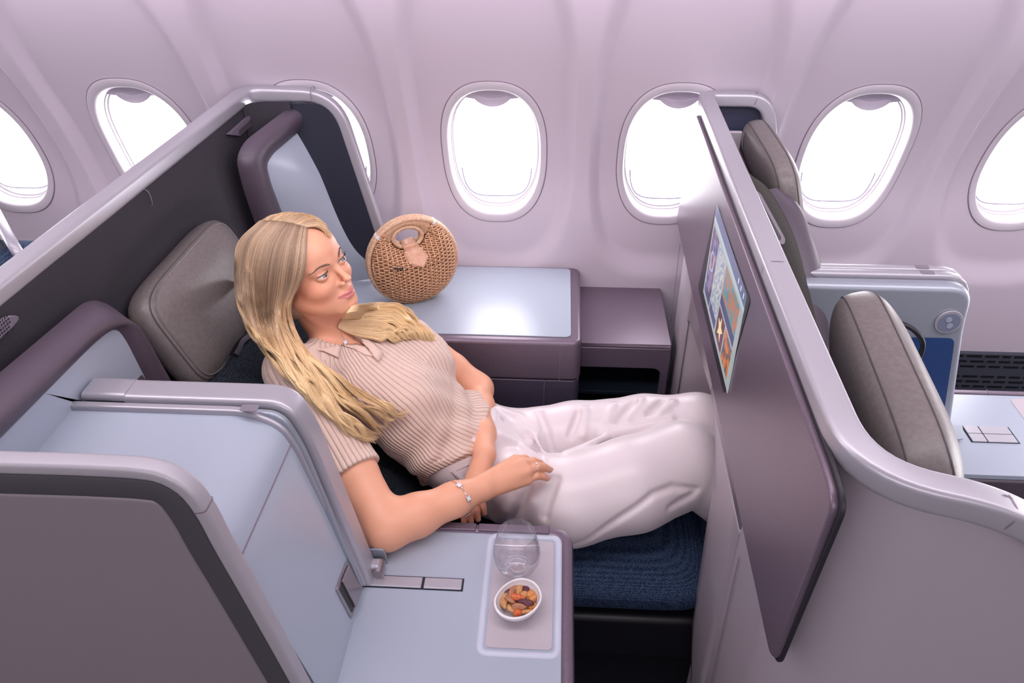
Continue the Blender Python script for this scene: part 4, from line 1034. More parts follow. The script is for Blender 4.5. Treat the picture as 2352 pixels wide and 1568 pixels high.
for i, (px, py, kind, mk, spin, lab) in enumerate(nuts):
    if kind not in protos: protos[kind] = None
    V, Fc = nutmesh(kind)
    dz = {3: .004, 4: .005, 13: .007, 16: .008, 8: .004, 9: .003, 19: .005, 12: .002}.get(i, 0.0)
    zb = 0.702+dz-0.0012*((i*7) % 3)
    if i in (10, 14, 22, 23, 11): zb -= 0.003
    p = P(px, py, Z=zb); cx_, cy_ = bc0[0], bc0[1]+0.002; rim = math.hypot((p[0]-cx_)/0.036, (p[1]-cy_)/0.034)
    lim_ = 0.74
    if rim > lim_: p[0] = cx_+(p[0]-cx_)*lim_/rim; p[1] = cy_+(p[1]-cy_)*lim_/rim; p[2] += 0.003; rim = lim_
    o = mesh({'almond': 'almond', 'peanut': 'peanut', 'cashew': 'cashew_nut', 'berry': 'dried_berry', 'hazel': 'round_nut'}[kind], V, Fc, NM[mk], None, 180)
    o.location = Vector([float(q) for q in p])
    tl = 0.25*max(0, rim-0.4); an_ = math.atan2(p[1]-bc0[1], p[0]-bc0[0])
    o.rotation_euler = (Matrix.Rotation(tl, 3, Vector((math.sin(an_), -math.cos(an_), 0))) @ Matrix.Rotation(spin, 3, 'Z') @ Matrix.Rotation(0.3*((i % 5)-2), 3, 'X')).to_euler()
    tag(o, lab, 'nut', 'mixed nuts in the white bowl')

# ------------------------------------------------------------------ wicker bag
bag = thing('wicker_bag', (-0.2, -0.2, 0.712), 'round woven wicker handbag with cut-out handle and tan leather flap', 'handbag')
M_WICK = noise_mat('wicker', (0.50, 0.25, 0.12), (0.78, 0.46, 0.27), 160, 0.55, bump=0.4, detail=4)
M_WRAP = noise_mat('wicker_wrap', (0.55, 0.32, 0.19), (0.74, 0.50, 0.34), 240, 0.5, bump=0.3)
M_WDARK = mat('wicker_inside', (0.20, 0.085, 0.04), 0.9)
M_TAN = noise_mat('tan_leather', (0.60, 0.33, 0.21), (0.68, 0.40, 0.27), 60, 0.45)
BR = 0.126
rotb = math.radians(24)
ex = np.array([math.cos(rotb), math.sin(rotb), 0]); ey_ = np.array([math.sin(rotb), -math.cos(rotb), 0])   # ey_ points to the viewer
ez_ = np.array([0, 0, 1.0]); lean = math.radians(-4)
ez_ = np.array([0, 0, 1.0])*math.cos(lean)+ey_*math.sin(lean); ey2 = np.cross(ez_, ex)*-1
ey2 = ey2 if np.dot(ey2, ey_) > 0 else -ey2
bcx = P(950, 640, Y=-0.215); bcen = np.array([bcx[0], -0.205, 0.712+BR*1.03])
def B(u, v, d): return bcen+ex*u*BR+ez_*v*BR*1.0+ey2*d
def halfw(r): return 0.010+0.052*max(0.0, 1-r**2.2)**0.62
hc_ = np.array([-0.07, 0.60]); ha, hb_ = 0.325, 0.235       # handle hole
def disc_clip(v): return math.sqrt(max(0, 1-v*v))
def HW(u, v):
    q = math.sqrt(((u-hc_[0])/ha)**2+((v-hc_[1])/hb_)**2); k = float(smoothstep(1.0, 2.3, q))*(1-float(smoothstep(.42, .66, v))*(1-float(smoothstep(.42, .62, abs(u-hc_[0]))))); h = halfw(min(0.99, math.hypot(u, v)))
    return 0.0125*(1-k)+h*k if h > 0.0125 else h
# dark core
def core(side):
    def fn(u, v):
        r = u*0.965; a = v*2*math.pi
        x, y = r*math.cos(a), r*math.sin(a)
        q = ((x-hc_[0])/(ha*1.12))**2+((y-hc_[1])/(hb_*1.12))**2
        return x, y, q
    V = []; Fc = []; nu, nv = 30, 90
    ok = []
    for i in range(nu+1):
        for j in range(nv):
            x, y, q = fn(i/nu, j/nv); V.append(B(x, y, side*(HW(x, y)-0.0025))); ok.append(q > 1)
    for i in range(nu):
        for j in range(nv):
            f = (i*nv+j, (i+1)*nv+j, (i+1)*nv+(j+1) % nv, i*nv+(j+1) % nv)
            if all(ok[k] for k in f): Fc.append(f)
    return V, Fc
V, Fc = merge([core(1), core(-1)]); mesh('lining', V, Fc, M_WDARK, bag, 180)
# woven rows
rows = []; tubes = circ(0.0022, 6, 0.0021)
NR = 44; stk = 0.0115/BR
for side in (1, -1):
    for k in range(NR):
        v = -0.975+1.80*k/(NR-1)
        if v > 0.80: continue
        lim = disc_clip(v)*0.955
        segs = []
        hy = (v-hc_[1])/(hb_*1.25)
        if abs(hy) < 1:
            g_ = ha*1.22*math.sqrt(1-hy*hy); segs = [(-lim, hc_[0]-g_), (hc_[0]+g_, lim)]
        else: segs = [(-lim, lim)]
        if v > 0.62 and lim > 0.5: segs = [(-lim, hc_[0]-0.50+0.12*(v-.6)), (hc_[0]+0.46, lim)]
        elif v > 0.62: segs = []
        for a, b in segs:
            if b-a < 0.03: continue
            n_ = max(6, int((b-a)/stk*6)); pth = []
            for i in range(n_+1):
                u = a+(b-a)*i/n_
                vv = v+0.010*math.sin(u*40+k)*0.5-0.05*(1-u*u)*(1 if v < 0 else 0)*0.4
                r = min(0.985, math.hypot(u, vv))
                d = HW(u*min(1, r/max(1e-6, math.hypot(u, vv))), vv)+0.0030*math.sin(u/stk*math.pi+(k % 2)*math.pi)
                pth.append(B(u, vv, side*d))
            rows.append(sweep_arrays(pth, tubes, tuple(ey2), False, True))
V, Fc = merge(rows); mesh('woven_body', V, Fc, M_WICK, bag, 180)
# upright stakes showing between the rows
st = []
for k in range(-9, 10):
    u0 = k*stk*1.0*1.02
    u0 = k*0.104
    for side in (1, -1):
        pth = []
        for i in range(41):
            v = -0.93+1.75*i/40; r = math.hypot(u0*(1-0.12*v*v), v)
            if r > 0.95: continue
            q = ((u0-hc_[0])/(ha*1.2))**2+((v-hc_[1])/(hb_*1.2))**2
            if q < 1: break
            pth.append(B(u0*(1-0.12*v*v), v, side*(HW(u0*(1-0.12*v*v), v)+0.0014)))
        if len(pth) > 4: st.append(sweep_arrays(pth, circ(0.0017, 6), tuple(ey2), False, True))
V, Fc = merge(st); mesh('stakes', V, Fc, M_WRAP, bag, 180)
# wrapped rims: ridged tubes round both halves
def wrapped(name, fn, n, rad, m_, closed=True, amp=0.10, pitch=3):
    pts = [fn(i/n) for i in range(n if closed else n+1)]
    sc_ = [1+amp*(1 if (i % pitch) else -1) for i in range(len(pts))]
    return sweep(name, pts, circ(rad, 10), tuple(ey2), m_, bag, closed=closed, smooth=180, scale=sc_)
for sd in (1, -1):
    wrapped('rim', lambda t: B(math.cos(2*math.pi*t), math.sin(2*math.pi*t), sd*0.0095), 520, 0.0072, M_WRAP)
# wrapped handle band between the hole and the rim, and the wrapped lip of the hole
for sd in (1, -1):
    V = []; n_ = 330; m_ = 10
    for i in range(n_+1):
        a = math.radians(-8+196*i/n_); hx, hy = hc_[0]+ha*math.cos(a), hc_[1]+hb_*math.sin(a)
        ra = math.radians(58+78*i/n_); tx, ty = 0.985*math.cos(ra), 0.985*math.sin(ra)
        rid = 0.0006*(1 if i % 3 else -1)
        for j in range(m_+1):
            t = j/m_; x, y = hx+(tx-hx)*t, hy+(ty-hy)*t
            V.append(B(x, y, sd*(0.0120+0.0050*math.sin(math.pi*t)+rid)))
    Fc = [(i*(m_+1)+j, (i+1)*(m_+1)+j, (i+1)*(m_+1)+j+1, i*(m_+1)+j+1) for i in range(n_) for j in range(m_)]
    mesh('handle_band', V, Fc, M_WRAP, bag, 60)
    wrapped('handle_ring', lambda t: B(hc_[0]+ha*math.cos(2*math.pi*t), hc_[1]+hb_*math.sin(2*math.pi*t), sd*0.0115), 240, 0.0058, M_WRAP)
# leather flap over the hole's lower lip
def FL(u, v, d=0.0): return B(u, v, max(HW(u, v), 0.018)+0.0060+d)
fo = [(-0.22, 0.43), (0.09, 0.47), (0.17, 0.36), (0.28, 0.22), (0.127, 0.00), (-0.184, 0.14), (-0.198, 0.32)]
fo2 = rnd([(a, b, 0) for a, b in fo], 0.02, 3)
cu, cv_ = 0.03, 0.22; V = []; nn_ = len(fo2)
for t in (1.0, 0.97, 0.8, 0.5, 0.2):
    for p in fo2:
        u, v = cu+(p[0]-cu)*t, cv_+(p[1]-cv_)*t; V.append(FL(u, v, 0.0 if t == 1 else 0.0016))
V += [FL(cu, cv_, 0.0016)]
Fc = [(k*nn_+i, k*nn_+(i+1) % nn_, (k+1)*nn_+(i+1) % nn_, (k+1)*nn_+i) for k in range(4) for i in range(nn_)]+[(4*nn_+i, 4*nn_+(i+1) % nn_, 5*nn_) for i in range(nn_)]
fl = mesh('leather_flap', V, Fc, M_TAN, bag, 60)
# wrap of the flap over the lip, through the hole
V = []
for i in range(13):
    a = math.pi*(-0.15+1.0*i/12); 
    for s in (0, 1):
        u = (-0.22, 0.09)[s]; v = (0.42, 0.46)[s]
        d0 = 0.0235
        V.append(B(u, v+0.035*math.sin(a), d0*math.cos(a)))
mesh('flap_fold', V, [(2*i, 2*i+1, 2*i+3, 2*i+2) for i in range(12)], M_TAN, fl, 180, solid=0.002)
sti = []
for k in range(len(fo2)):
    a = np.array(fo2[k][:2]); b = np.array(fo2[(k+1) % len(fo2)][:2]); L_ = np.linalg.norm(b-a)
    for q in range(int(L_/0.045)):
        p = a+(b-a)*(q+0.5)/max(1, int(L_/0.045)); u, v = cu+(p[0]-cu)*0.86, cv_+(p[1]-cv_)*0.86
        if v > 0.40: continue
        e_ = (b-a)/L_*0.012
        sti.append(sweep_arrays([FL(u-e_[0], v-e_[1], 0.0019), FL(u+e_[0], v+e_[1], 0.0019)], rrect(0.0012, 0.0005, 0.0001, 1), tuple(ey2)))
V, Fc = merge(sti); mesh('flap_stitching', V, Fc, mat('stitch_brown', (0.28, 0.13, 0.08), 0.7), fl)
# small metal name plate (worn lettering)
pu, pv = -0.43, 0.06
q = [FL(pu-0.10, pv+0.035, -0.001), FL(pu+0.10, pv+0.02, -0.001), FL(pu+0.10, pv-0.022, -0.001), FL(pu-0.10, pv-0.007, -0.001)]
np_ = slab('name_plate', q, ey2*0.0016, mat('dark_plate', (0.06, 0.06, 0.05), 0.4, metal=0.6), bag, 0.0005)
for k in range(9):
    u = pu-0.075+0.018*k; sweep('plate_letter', [FL(u, pv+0.016-0.0013*k, 0.0008), FL(u, pv+0.000-0.0013*k, 0.0008)], rrect(0.0008, 0.0004, 0.0001, 1), tuple(ey2), mat('plate_grey', (0.3, 0.3, 0.28), 0.4, metal=0.5), np_)
# silver clips at the ends of the handle wraps
for a in (57, 136):
    for sd in (1, -1):
        x, y = 1.0*math.cos(math.radians(a)), 1.0*math.sin(math.radians(a))
        wr = [B(math.cos(math.radians(a+t)), math.sin(math.radians(a+t)), sd*0.0095) for t in (-2.0, 2.0)]
        sweep('clip', wr, circ(0.0088, 12), tuple(ey2), mat('clip_clear', (0.72, 0.66, 0.66), 0.25), bag)
# ------------------------------------------------------------------ smooth distance-field sculpting for the figure
f32 = np.float32
def smin(a, b, k):
    h = np.clip(0.5+0.5*(b-a)/k, 0, 1); return b+(a-b)*h-k*h*(1-h)
def smax(a, b, k): return -smin(-a, -b, k)
def cap(p, a, b, ra, rb):
    a = np.array(a, f32); b = np.array(b, f32); ab = b-a; t = np.clip(((p-a)@ab)/(ab@ab), 0, 1)
    return np.linalg.norm(p-a-t[:, None]*ab, axis=1)-(ra+(rb-ra)*t)
def ell(p, c, r, R=None):
    q = p-np.array(c, f32)
    if R is not None: q = q@np.array(R, f32).T
    r = np.array(r, f32); k0 = np.linalg.norm(q/r, axis=1); k1 = np.linalg.norm(q/(r*r), axis=1)+1e-9
    return k0*(k0-1)/k1
def chain(p, pts, rad, k=0.006):
    d = None
    for i in range(len(pts)-1):
        e = cap(p, pts[i], pts[i+1], rad[i], rad[i+1]); d = e if d is None else smin(d, e, k)
    return d
def axis_lines(lo, hi, base, dense):
    out = [lo]; 
    while out[-1] < hi:
        x = out[-1]; h = base
        for a, b, s in dense:
            if a <= x < b: h = min(h, s)
        out.append(x+h)
    return np.array(out, f32)
def sculpt(sdf, xs, ys, zs, B_=12, newton=2):
    """surface nets on a rectilinear grid, evaluated only near the surface"""
    nx, ny, nz = len(xs), len(ys), len(zs); D = np.ones((nx, ny, nz), f32)
    bl = [(i, j, k) for i in range(0, nx-1, B_) for j in range(0, ny-1, B_) for k in range(0, nz-1, B_)]
    ctr = []; rad = []
    for i, j, k in bl:
        lo = np.array([xs[i], ys[j], zs[k]]); hi = np.array([xs[min(i+B_, nx-1)], ys[min(j+B_, ny-1)], zs[min(k+B_, nz-1)]])
        ctr.append((lo+hi)/2); rad.append(np.linalg.norm(hi-lo)/2)
    ctr = np.array(ctr, f32); rad = np.array(rad); dc = np.concatenate([sdf(ctr[i:i+60000]) for i in range(0, len(ctr), 60000)])
    near = np.abs(dc) < rad*1.35+0.004
    for n_, (i, j, k) in enumerate(bl):
        if not near[n_] and dc[n_] < 0: D[i:i+B_, j:j+B_, k:k+B_] = -1
    sel = np.nonzero(near)[0]
    for s in range(0, len(sel), 160):
        P_ = []; sh = []
        for n_ in sel[s:s+160]:
            i, j, k = bl[n_]; a = xs[i:i+B_]; b = ys[j:j+B_]; c = zs[k:k+B_]
            g = np.stack(np.meshgrid(a, b, c, indexing='ij'), -1).reshape(-1, 3); P_.append(g); sh.append((i, j, k, len(a), len(b), len(c)))
        v = sdf(np.concatenate(P_)); o = 0
        for i, j, k, a, b, c in sh:
            D[i:i+a, j:j+b, k:k+c] = v[o:o+a*b*c].reshape(a, b, c); o += a*b*c
    S_ = D < 0
    act = np.zeros((nx-1, ny-1, nz-1), np.int8)
    for a in (0, 1):
        for b in (0, 1):
            for c in (0, 1): act += S_[a:nx-1+a, b:ny-1+b, c:nz-1+c]
    I, J, K = np.nonzero((act > 0) & (act < 8)); idx = -np.ones(act.shape, np.int32); idx[I, J, K] = np.arange(len(I))
    acc = np.zeros((len(I), 3)); cnt = np.zeros(len(I)); X3 = (xs, ys, zs)
    for ax in range(3):
        for u in (0, 1):
            for v in (0, 1):
                o = [0, 0, 0]; o[(ax+1) % 3] = u; o[(ax+2) % 3] = v; e = [0, 0, 0]; e[ax] = 1
                i0, j0, k0 = I+o[0], J+o[1], K+o[2]; i1, j1, k1 = i0+e[0], j0+e[1], k0+e[2]
                d0 = D[i0, j0, k0]; d1 = D[i1, j1, k1]; m_ = (d0 < 0) != (d1 < 0); t = np.where(m_, d0/(d0-d1+1e-12), 0)
                p0 = np.stack([xs[i0], ys[j0], zs[k0]], 1); p1 = np.stack([xs[i1], ys[j1], zs[k1]], 1)
                acc[m_] += (p0+(p1-p0)*t[:, None])[m_]; cnt[m_] += 1
    V = acc/np.maximum(cnt, 1)[:, None]; Q = []
    for ax in range(3):
        a1, a2 = (ax+1) % 3, (ax+2) % 3
        sl0 = [slice(None)]*3; sl1 = [slice(None)]*3; sl0[ax] = slice(0, -1); sl1[ax] = slice(1, None)
        A_ = S_[tuple(sl0)]; B2 = S_[tuple(sl1)]; e = np.nonzero(A_ != B2); ei = np.stack(e, 1)
        ok = (ei[:, a1] > 0) & (ei[:, a2] > 0) & (ei[:, a1] < (nx, ny, nz)[a1]-1) & (ei[:, a2] < (nx, ny, nz)[a2]-1)
        ei = ei[ok]; fl = A_[tuple(ei.T)]
        def cell(d1, d2):
            c = ei.copy(); c[:, a1] -= d1; c[:, a2] -= d2; return idx[c[:, 0], c[:, 1], c[:, 2]]
        q = np.stack([cell(1, 1), cell(0, 1), cell(0, 0), cell(1, 0)], 1); q[~fl] = q[~fl][:, ::-1]; Q.append(q)
    Q = np.concatenate(Q); Q = Q[(Q >= 0).all(1)]
    for _ in range(newton):
        V = V.astype(f32); h = f32(0.0006)
        for s in range(0, len(V), 200000):
            v = V[s:s+200000]; d = sdf(v)
            g = np.stack([sdf(v+np.array(e, f32)*h)-d for e in ((1, 0, 0), (0, 1, 0), (0, 0, 1))], 1)/h
            n = np.sum(g*g, 1)+1e-6; stp = np.clip(d/n, -0.002, 0.002); V[s:s+200000] = v-g*stp[:, None]
    return V, Q
def fastmesh(name, V, Q, material, parent=None, attrs=None):
    me = bpy.data.meshes.new(name); me.vertices.add(len(V)); me.vertices.foreach_set('co', np.asarray(V, f32).ravel())
    Q = np.asarray(Q, np.int32); me.loops.add(Q.size); me.loops.foreach_set('vertex_index', Q.ravel())
    me.polygons.add(len(Q)); me.polygons.foreach_set('loop_start', np.arange(0, Q.size, Q.shape[1], dtype=np.int32))
    me.update(calc_edges=True); me.validate()
    for k, a in (attrs or {}).items():
        at_ = me.attributes.new(k, 'FLOAT', 'POINT'); at_.data.foreach_set('value', np.asarray(a, f32))
    return link(name, me, material, parent, 180)
def ray(px, py):
    d = FW*F_PX+RT*(px-1176)+UP*(784-py); return d/np.linalg.norm(d)
TS = np.linspace(1.0, 2.35, 900)
def onto(pts, sdf, off):
    """rest pixels of the photo on the sculpted surface (or the nearest pass of it), lifted by off"""
    out = []
    pts = np.array(pts, float); offs = np.broadcast_to(off, (len(pts),))
    for (x, y), o in zip(pts, offs):
        r = ray(x, y); q = (CAM+r*TS[:, None]).astype(f32); s = sdf(q)-o; h = np.nonzero(s < 0)[0]
        t = TS[h[0]] if len(h) else TS[int(np.argmin(s))]; out.append(CAM+r*t)
    return np.array(out)
# ------------------------------------------------------------------ the woman: joints
TC = -FW
def camvec(a, b, c): v = a*RT+b*UP+c*TC; return v/np.linalg.norm(v)
hl = camvec(0.405, 0.60, -0.69); hu0 = camvec(-0.25, 0.83, 0.50)
hf = np.cross(hl, hu0); hf /= np.linalg.norm(hf); hu = np.cross(hf, hl); hu /= np.linalg.norm(hu)
HR = np.stack([hf, hl, hu])                       # rows: forward, left, up
HS = 1.03
HO = P(768, 597, Y=-0.735)-HS*(0.096*hf+0.016*hu)
FZ = 0.90
def h2w(x, y, z): return HO+HS*(hf*x+hl*y+hu*(z*FZ if z < 0 else z))
def w2h(p):
    q = ((p-HO.astype(f32))@HR.T.astype(f32))/f32(HS); q[:, 2] = np.where(q[:, 2] < 0, q[:, 2]/f32(FZ), q[:, 2]); return q
RSH = P(684, 868, Y=-0.855); LSH = np.array([-0.368, -0.505, 0.775])
REL = P(888, 1212, Z=0.727); RWR = P(1108, 1120, Z=0.724)
LEL = P(1097, 893, Z=0.650); LWR = P(1113, 1045, Z=0.678)
NB_ = np.array([-0.487, -0.672, 0.872])
PEL = np.array([-0.140, -0.700, 0.545])
MSH = (RSH+LSH)/2; tx_ = PEL-MSH; TL_ = np.linalg.norm(tx_); tx_ /= TL_
sx_ = LSH-RSH; sx_ -= tx_*np.dot(sx_, tx_); sx_ /= np.linalg.norm(sx_); nx_ = np.cross(tx_, sx_)
nx_ = nx_ if nx_[2] > 0 else -nx_
TAU = np.array([-0.10, -0.07, -0.035, 0.00, 0.05, 0.12, 0.20, 0.28, 0.36, 0.43, 0.50])
TA = np.array([0.040, 0.055, 0.105, 0.150, 0.160, 0.150, 0.138, 0.136, 0.148, 0.155, 0.120])
TBk = np.array([0.040, 0.048, 0.060, 0.078, 0.092, 0.100, 0.092, 0.084, 0.090, 0.095, 0.070])
def torso(p, g=0.0):
    q = p-MSH.astype(f32); t = q@tx_.astype(f32); x = q@sx_.astype(f32); y = q@nx_.astype(f32)+0.010
    x = x+0.036*np.exp(-((t-0.25)/0.12)**2).astype(f32)
    a = np.interp(t, TAU, TA).astype(f32)+g; b = np.interp(t, TAU, TBk).astype(f32)+g
    y = y-0.010
    r = np.sqrt((x/a)**2+(y/b)**2)+1e-6; d = (r-1)*np.minimum(a, b)*0.92
    d = np.maximum(d, TAU[0]-t-g); return smax(d, t-0.50-g, 0.03)
def bust(p, g=0.0):
    d = None
    for s in (-1, 1):
        c = MSH+tx_*0.135+sx_*(0.071*s)+nx_*0.060
        e = ell(p, c, (0.066+g, 0.066+g, 0.050+g), np.stack([sx_, tx_, nx_])); d = e if d is None else np.minimum(d, e)
    return d
shR, shL = RSH+tx_*0.012, LSH+tx_*0.012
def arms(p, g=0.0, up=True, part='RL'):
    d = np.full(len(p), 9, f32)
    if 'R' in part:
        d = np.minimum(d, chain(p, [shR, shR*0.35+REL*0.65, REL], [0.050+g, 0.045+g, 0.040+g], 0.01))
        if up:
            m_ = REL*0.70+RWR*0.30
            d = smin(d, chain(p, [REL, m_, REL*0.3+RWR*0.7, RWR], [0.040, 0.0415, 0.0335, 0.0260], 0.02), 0.030)
    if 'L' in part:
        e = chain(p, [shL, shL*0.4+LEL*0.6, LEL], [0.048+g, 0.043+g, 0.038+g], 0.01)
        if up:
            m_ = LEL*0.70+LWR*0.30
            e = smin(e, chain(p, [LEL, m_, LEL*0.3+LWR*0.7, LWR], [0.036, 0.0355, 0.0300, 0.0255], 0.02), 0.025)
        d = np.minimum(d, e)
    return d
# hands ------------------------------------------------------------
rk = [P(1184, 1056, Z=.738), P(1203, 1064, Z=.739), P(1213, 1081, Z=.730), P(1212, 1101, Z=.712)]       # index..little knuckles
rt_ = [P(1229, 1068, Z=.704), P(1250, 1072, Z=.704), P(1262, 1078, Z=.706), P(1256, 1098, Z=.697)]
def finger(p, k, t, r, lift=0.010, up=np.array([0, 0, 1.0])):
    a = k+(t-k)*0.45+up*lift; b = k+(t-k)*0.76+up*lift*0.7
    return chain(p, [k, a, b, t], [r*1.08, r, r*0.92, r*0.80], 0.003)
def rhand(p):
    d = None
    wb = RWR
    for i, k in enumerate(rk):
        base = wb+(rk[1]-rk[3])*(0.32-0.2*i)*0.9
        e = chain(p, [base, k], [0.0175, 0.0118 if i < 3 else 0.0122], 0.004); d = e if d is None else smin(d, e, 0.011)
    fr_ = [0.0092, 0.0095, 0.0093, 0.0086]
    for k, t, r in zip(rk, rt_, fr_): d = smin(d, finger(p, k, t, r), 0.0035)
    th0 = RWR*0.75+rk[0]*0.25-np.array([0, 0, .012]); th1 = P(1172, 1062, Z=.700); th2 = P(1200, 1064, Z=.695)
    d = smin(d, chain(p, [th0, th1, th2], [0.0145, 0.0105, 0.0080], 0.004), 0.006)
    # extensor tendons
    for k in rk[1:]: d = smin(d, cap(p, RWR+np.array([0, 0, .0135])+(k-RWR)*0.25, k+np.array([0, 0, .0085]), 0.0012, 0.0022), 0.005)
    return d
lk = [P(1100, 1128, Z=.660), P(1088, 1128, Z=.664), P(1077, 1128, Z=.662), P(1066, 1127, Z=.655)]
lt2 = [P(1112, 1178, Z=.628), P(1098, 1192, Z=.628), P(1082, 1198, Z=.628), P(1066, 1200, Z=.626)]
def lhand(p):
    d = None
    for i, k in enumerate(lk):
        e = chain(p, [LWR+(lk[0]-lk[3])*(0.25-0.17*i), k], [0.0155, 0.0100], 0.004); d = e if d is None else smin(d, e, 0.010)
    for k, t in zip(lk, lt2): d = smin(d, finger(p, k, t, 0.0080, 0.006), 0.003)
    d = smin(d, chain(p, [LWR*0.7+lk[0]*0.3, P(1128, 1105, Z=.655), P(1126, 1140, Z=.640)], [0.013, 0.0100, 0.0078], 0.004), 0.006)
    return d
# head ---------------------------------------------------------------
EYE = np.array([0.0765, 0.0325, -0.002]); ER = 0.0120
def headsdf(p):
    q = w2h(p); qs = q.copy(); qs[:, 1] = np.abs(q[:, 1])
    C_ = lambda c, r: ell(qs, c, r)
    d = ell(q, (-0.012, 0, 0.034), (0.096, 0.074, 0.072))                 # cranium
    d = smin(d, ell(q, (0.034, 0, 0.034), (0.060, 0.062, 0.052)), 0.020)      # forehead
    d = smin(d, ell(q, (0.030, 0, -0.030), (0.060, 0.057, 0.070)), 0.020)     # mid face
    d = smin(d, cap(qs, (0.004, 0.048, -0.062), (0.072, 0.017, -0.100), 0.013, 0.014), 0.024)  # jaw line
    d = smin(d, ell(qs, (0.030, 0.030, -0.072), (0.040, 0.026, 0.032)), 0.022)
    d = smin(d, ell(q, (0.066, 0, -0.078), (0.032, 0.030, 0.034)), 0.016)      # muzzle
    d = smin(d, ell(q, (0.078, 0, -0.105), (0.0150, 0.0170, 0.0140)), 0.014)      # chin
    d = smin(d, ell(qs, (0.058, 0.036, -0.034), (0.026, 0.022, 0.022)), 0.020) # cheek
    d = smin(d, cap(qs, (0.0855, 0.010, 0.015), (0.070, 0.042, 0.014), 0.0055, 0.006), 0.016)   # brow ridge
    d = smax(d, -ell(qs, (0.101, 0.031, -0.004), (0.018, 0.0170, 0.0115)), 0.012)         # eye socket
    # nose
    n_ = cap(q, (0.086, 0, 0.004), (0.1070, 0, -0.028), 0.0056, 0.0060)
    n_ = smin(n_, ell(q, (0.1082, 0, -0.0318), (0.0082, 0.0066, 0.0060)), 0.006)
    n_ = smin(n_, ell(qs, (0.0970, 0.0100, -0.0385), (0.0085, 0.0050, 0.0060)), 0.005)
    d = smin(d, n_, 0.0085)
    d = smax(d, -ell(qs, (0.1025, 0.0058, -0.0440), (0.0045, 0.0024, 0.0028)), 0.002)     # nostril
    # lips
    up_ = chain(qs, [(0.0975, 0.0, -0.0655), (0.0965, 0.007, -0.0642), (0.0825, 0.0255, -0.0665)], [0.0047, 0.0045, 0.0016], 0.002)
    lo_ = chain(qs, [(0.0960, 0.0, -0.0752), (0.0945, 0.008, -0.0745), (0.0815, 0.0240, -0.0678)], [0.0058, 0.0053, 0.0015], 0.002)
    d = smin(d, up_, 0.0035); d = smin(d, lo_, 0.0035)
    d = smax(d, -chain(qs, [(0.1055, 0, -0.0698), (0.0990, 0.013, -0.0695), (0.0855, 0.0275, -0.0658)], [0.0013, 0.0013, 0.0010], 0.002), 0.0022)
    d = smax(d, -ell(q, (0.1060, 0, -0.0565), (0.0060, 0.0022, 0.0060)), 0.004)          # philtrum
    d = smax(d, -ell(q, (0.1030, 0, -0.0870), (0.0085, 0.0150, 0.0045)), 0.008)          # below lower lip
    d = smax(d, -ell(qs, (0.0905, 0.0310, -0.0670), (0.0045, 0.0040, 0.0050)), 0.006)    # mouth corner
    # lids
    lid = np.linalg.norm(qs-EYE.astype(f32), axis=1)-f32(ER+0.0016)
    d = smin(d, lid, 0.0035)
    e = qs-EYE.astype(f32)
    slit = np.sqrt((e[:, 1]/0.0142)**2+((e[:, 2]-0.10*e[:, 1]-0.0008)/np.where(e[:, 2] > 0, 0.0043, 0.0030))**2)-1
    slit = np.maximum(slit*0.0045, -(e[:, 0]-0.001))
    d = smax(d, -slit, 0.0012)
    crease = ell(qs, EYE+np.array([0.0095, 0.000, 0.0092]), (0.0040, 0.0140, 0.0007)); d = smax(d, -crease, 0.0024)
    # ear (mostly under the hair)
    d = smin(d, ell(qs, (-0.006, 0.072, -0.012), (0.016, 0.0055, 0.029)), 0.006)
    return d*f32(HS)
NK0 = h2w(-0.022, 0, -0.055)
def neck(p):
    d = cap(p, NK0, NB_-nx_*0.012, 0.050, 0.053)
    for s in (-1, 1):
        st_ = cap(p, h2w(-0.010, 0.050*s, -0.065), NB_+nx_*0.034+tx_*0.030+sx_*0.014*s, 0.010, 0.009); d = smin(d, st_, 0.016)
    for s, S2 in ((-1, RSH), (1, LSH)):
        d = smin(d, cap(p, NB_+nx_*0.026+tx_*0.040+sx_*0.014*s, S2+nx_*0.020-tx_*0.005, 0.011, 0.010), 0.020)
        d = smin(d, cap(p, NB_-nx_*0.010, S2, 0.046, 0.040), 0.03)
    return d
legR = [P(1160, 1115, Z=.560), P(1370, 1105, Z=.600), P(1570, 1040, Z=.640)]; legL = [P(1190, 1015, Z=.545), P(1380, 985, Z=.580), P(1575, 968, Z=.600)]
shinR = P(1720, 1150, Z=.42); shinL = P(1750, 1040, Z=.42)
def legs(p):
    d = chain(p, legR+[shinR], [0.058, 0.056, 0.046, 0.038], 0.02); e = chain(p, legL+[shinL], [0.058, 0.054, 0.046, 0.038], 0.02)
    d = np.minimum(d, cap(p, shinR, shinR+np.array([.09, 0, -.03]), 0.032, 0.026)); e = np.minimum(e, cap(p, shinL, shinL+np.array([.09, 0, -.03]), 0.032, 0.026))
    return np.minimum(d, e)
def near(p, lo, hi, pad=0.05):
    return ((p > np.array(lo, f32)-pad) & (p < np.array(hi, f32)+pad)).all(1)
def grp(p, d, fn, lo, hi, k, pad=0.03):
    m_ = near(p, lo, hi, pad)
    if m_.any():
        e = fn(p[m_]); d[m_] = smin(d[m_], e, k)
    far_ = ~m_
    if far_.any():
        c = np.maximum(np.maximum(np.array(lo, f32)-p[far_], p[far_]-np.array(hi, f32)), 0); b = np.linalg.norm(c, axis=1); d[far_] = np.minimum(d[far_], b+0.0)
    return d
def bb(pts, r): a = np.array(pts); return a.min(0)-r, a.max(0)+r
hb0, hb1 = bb([h2w(x, y, z) for x in (-.11, .125) for y in (-.08, .08) for z in (-.13, .13)], 0.0)
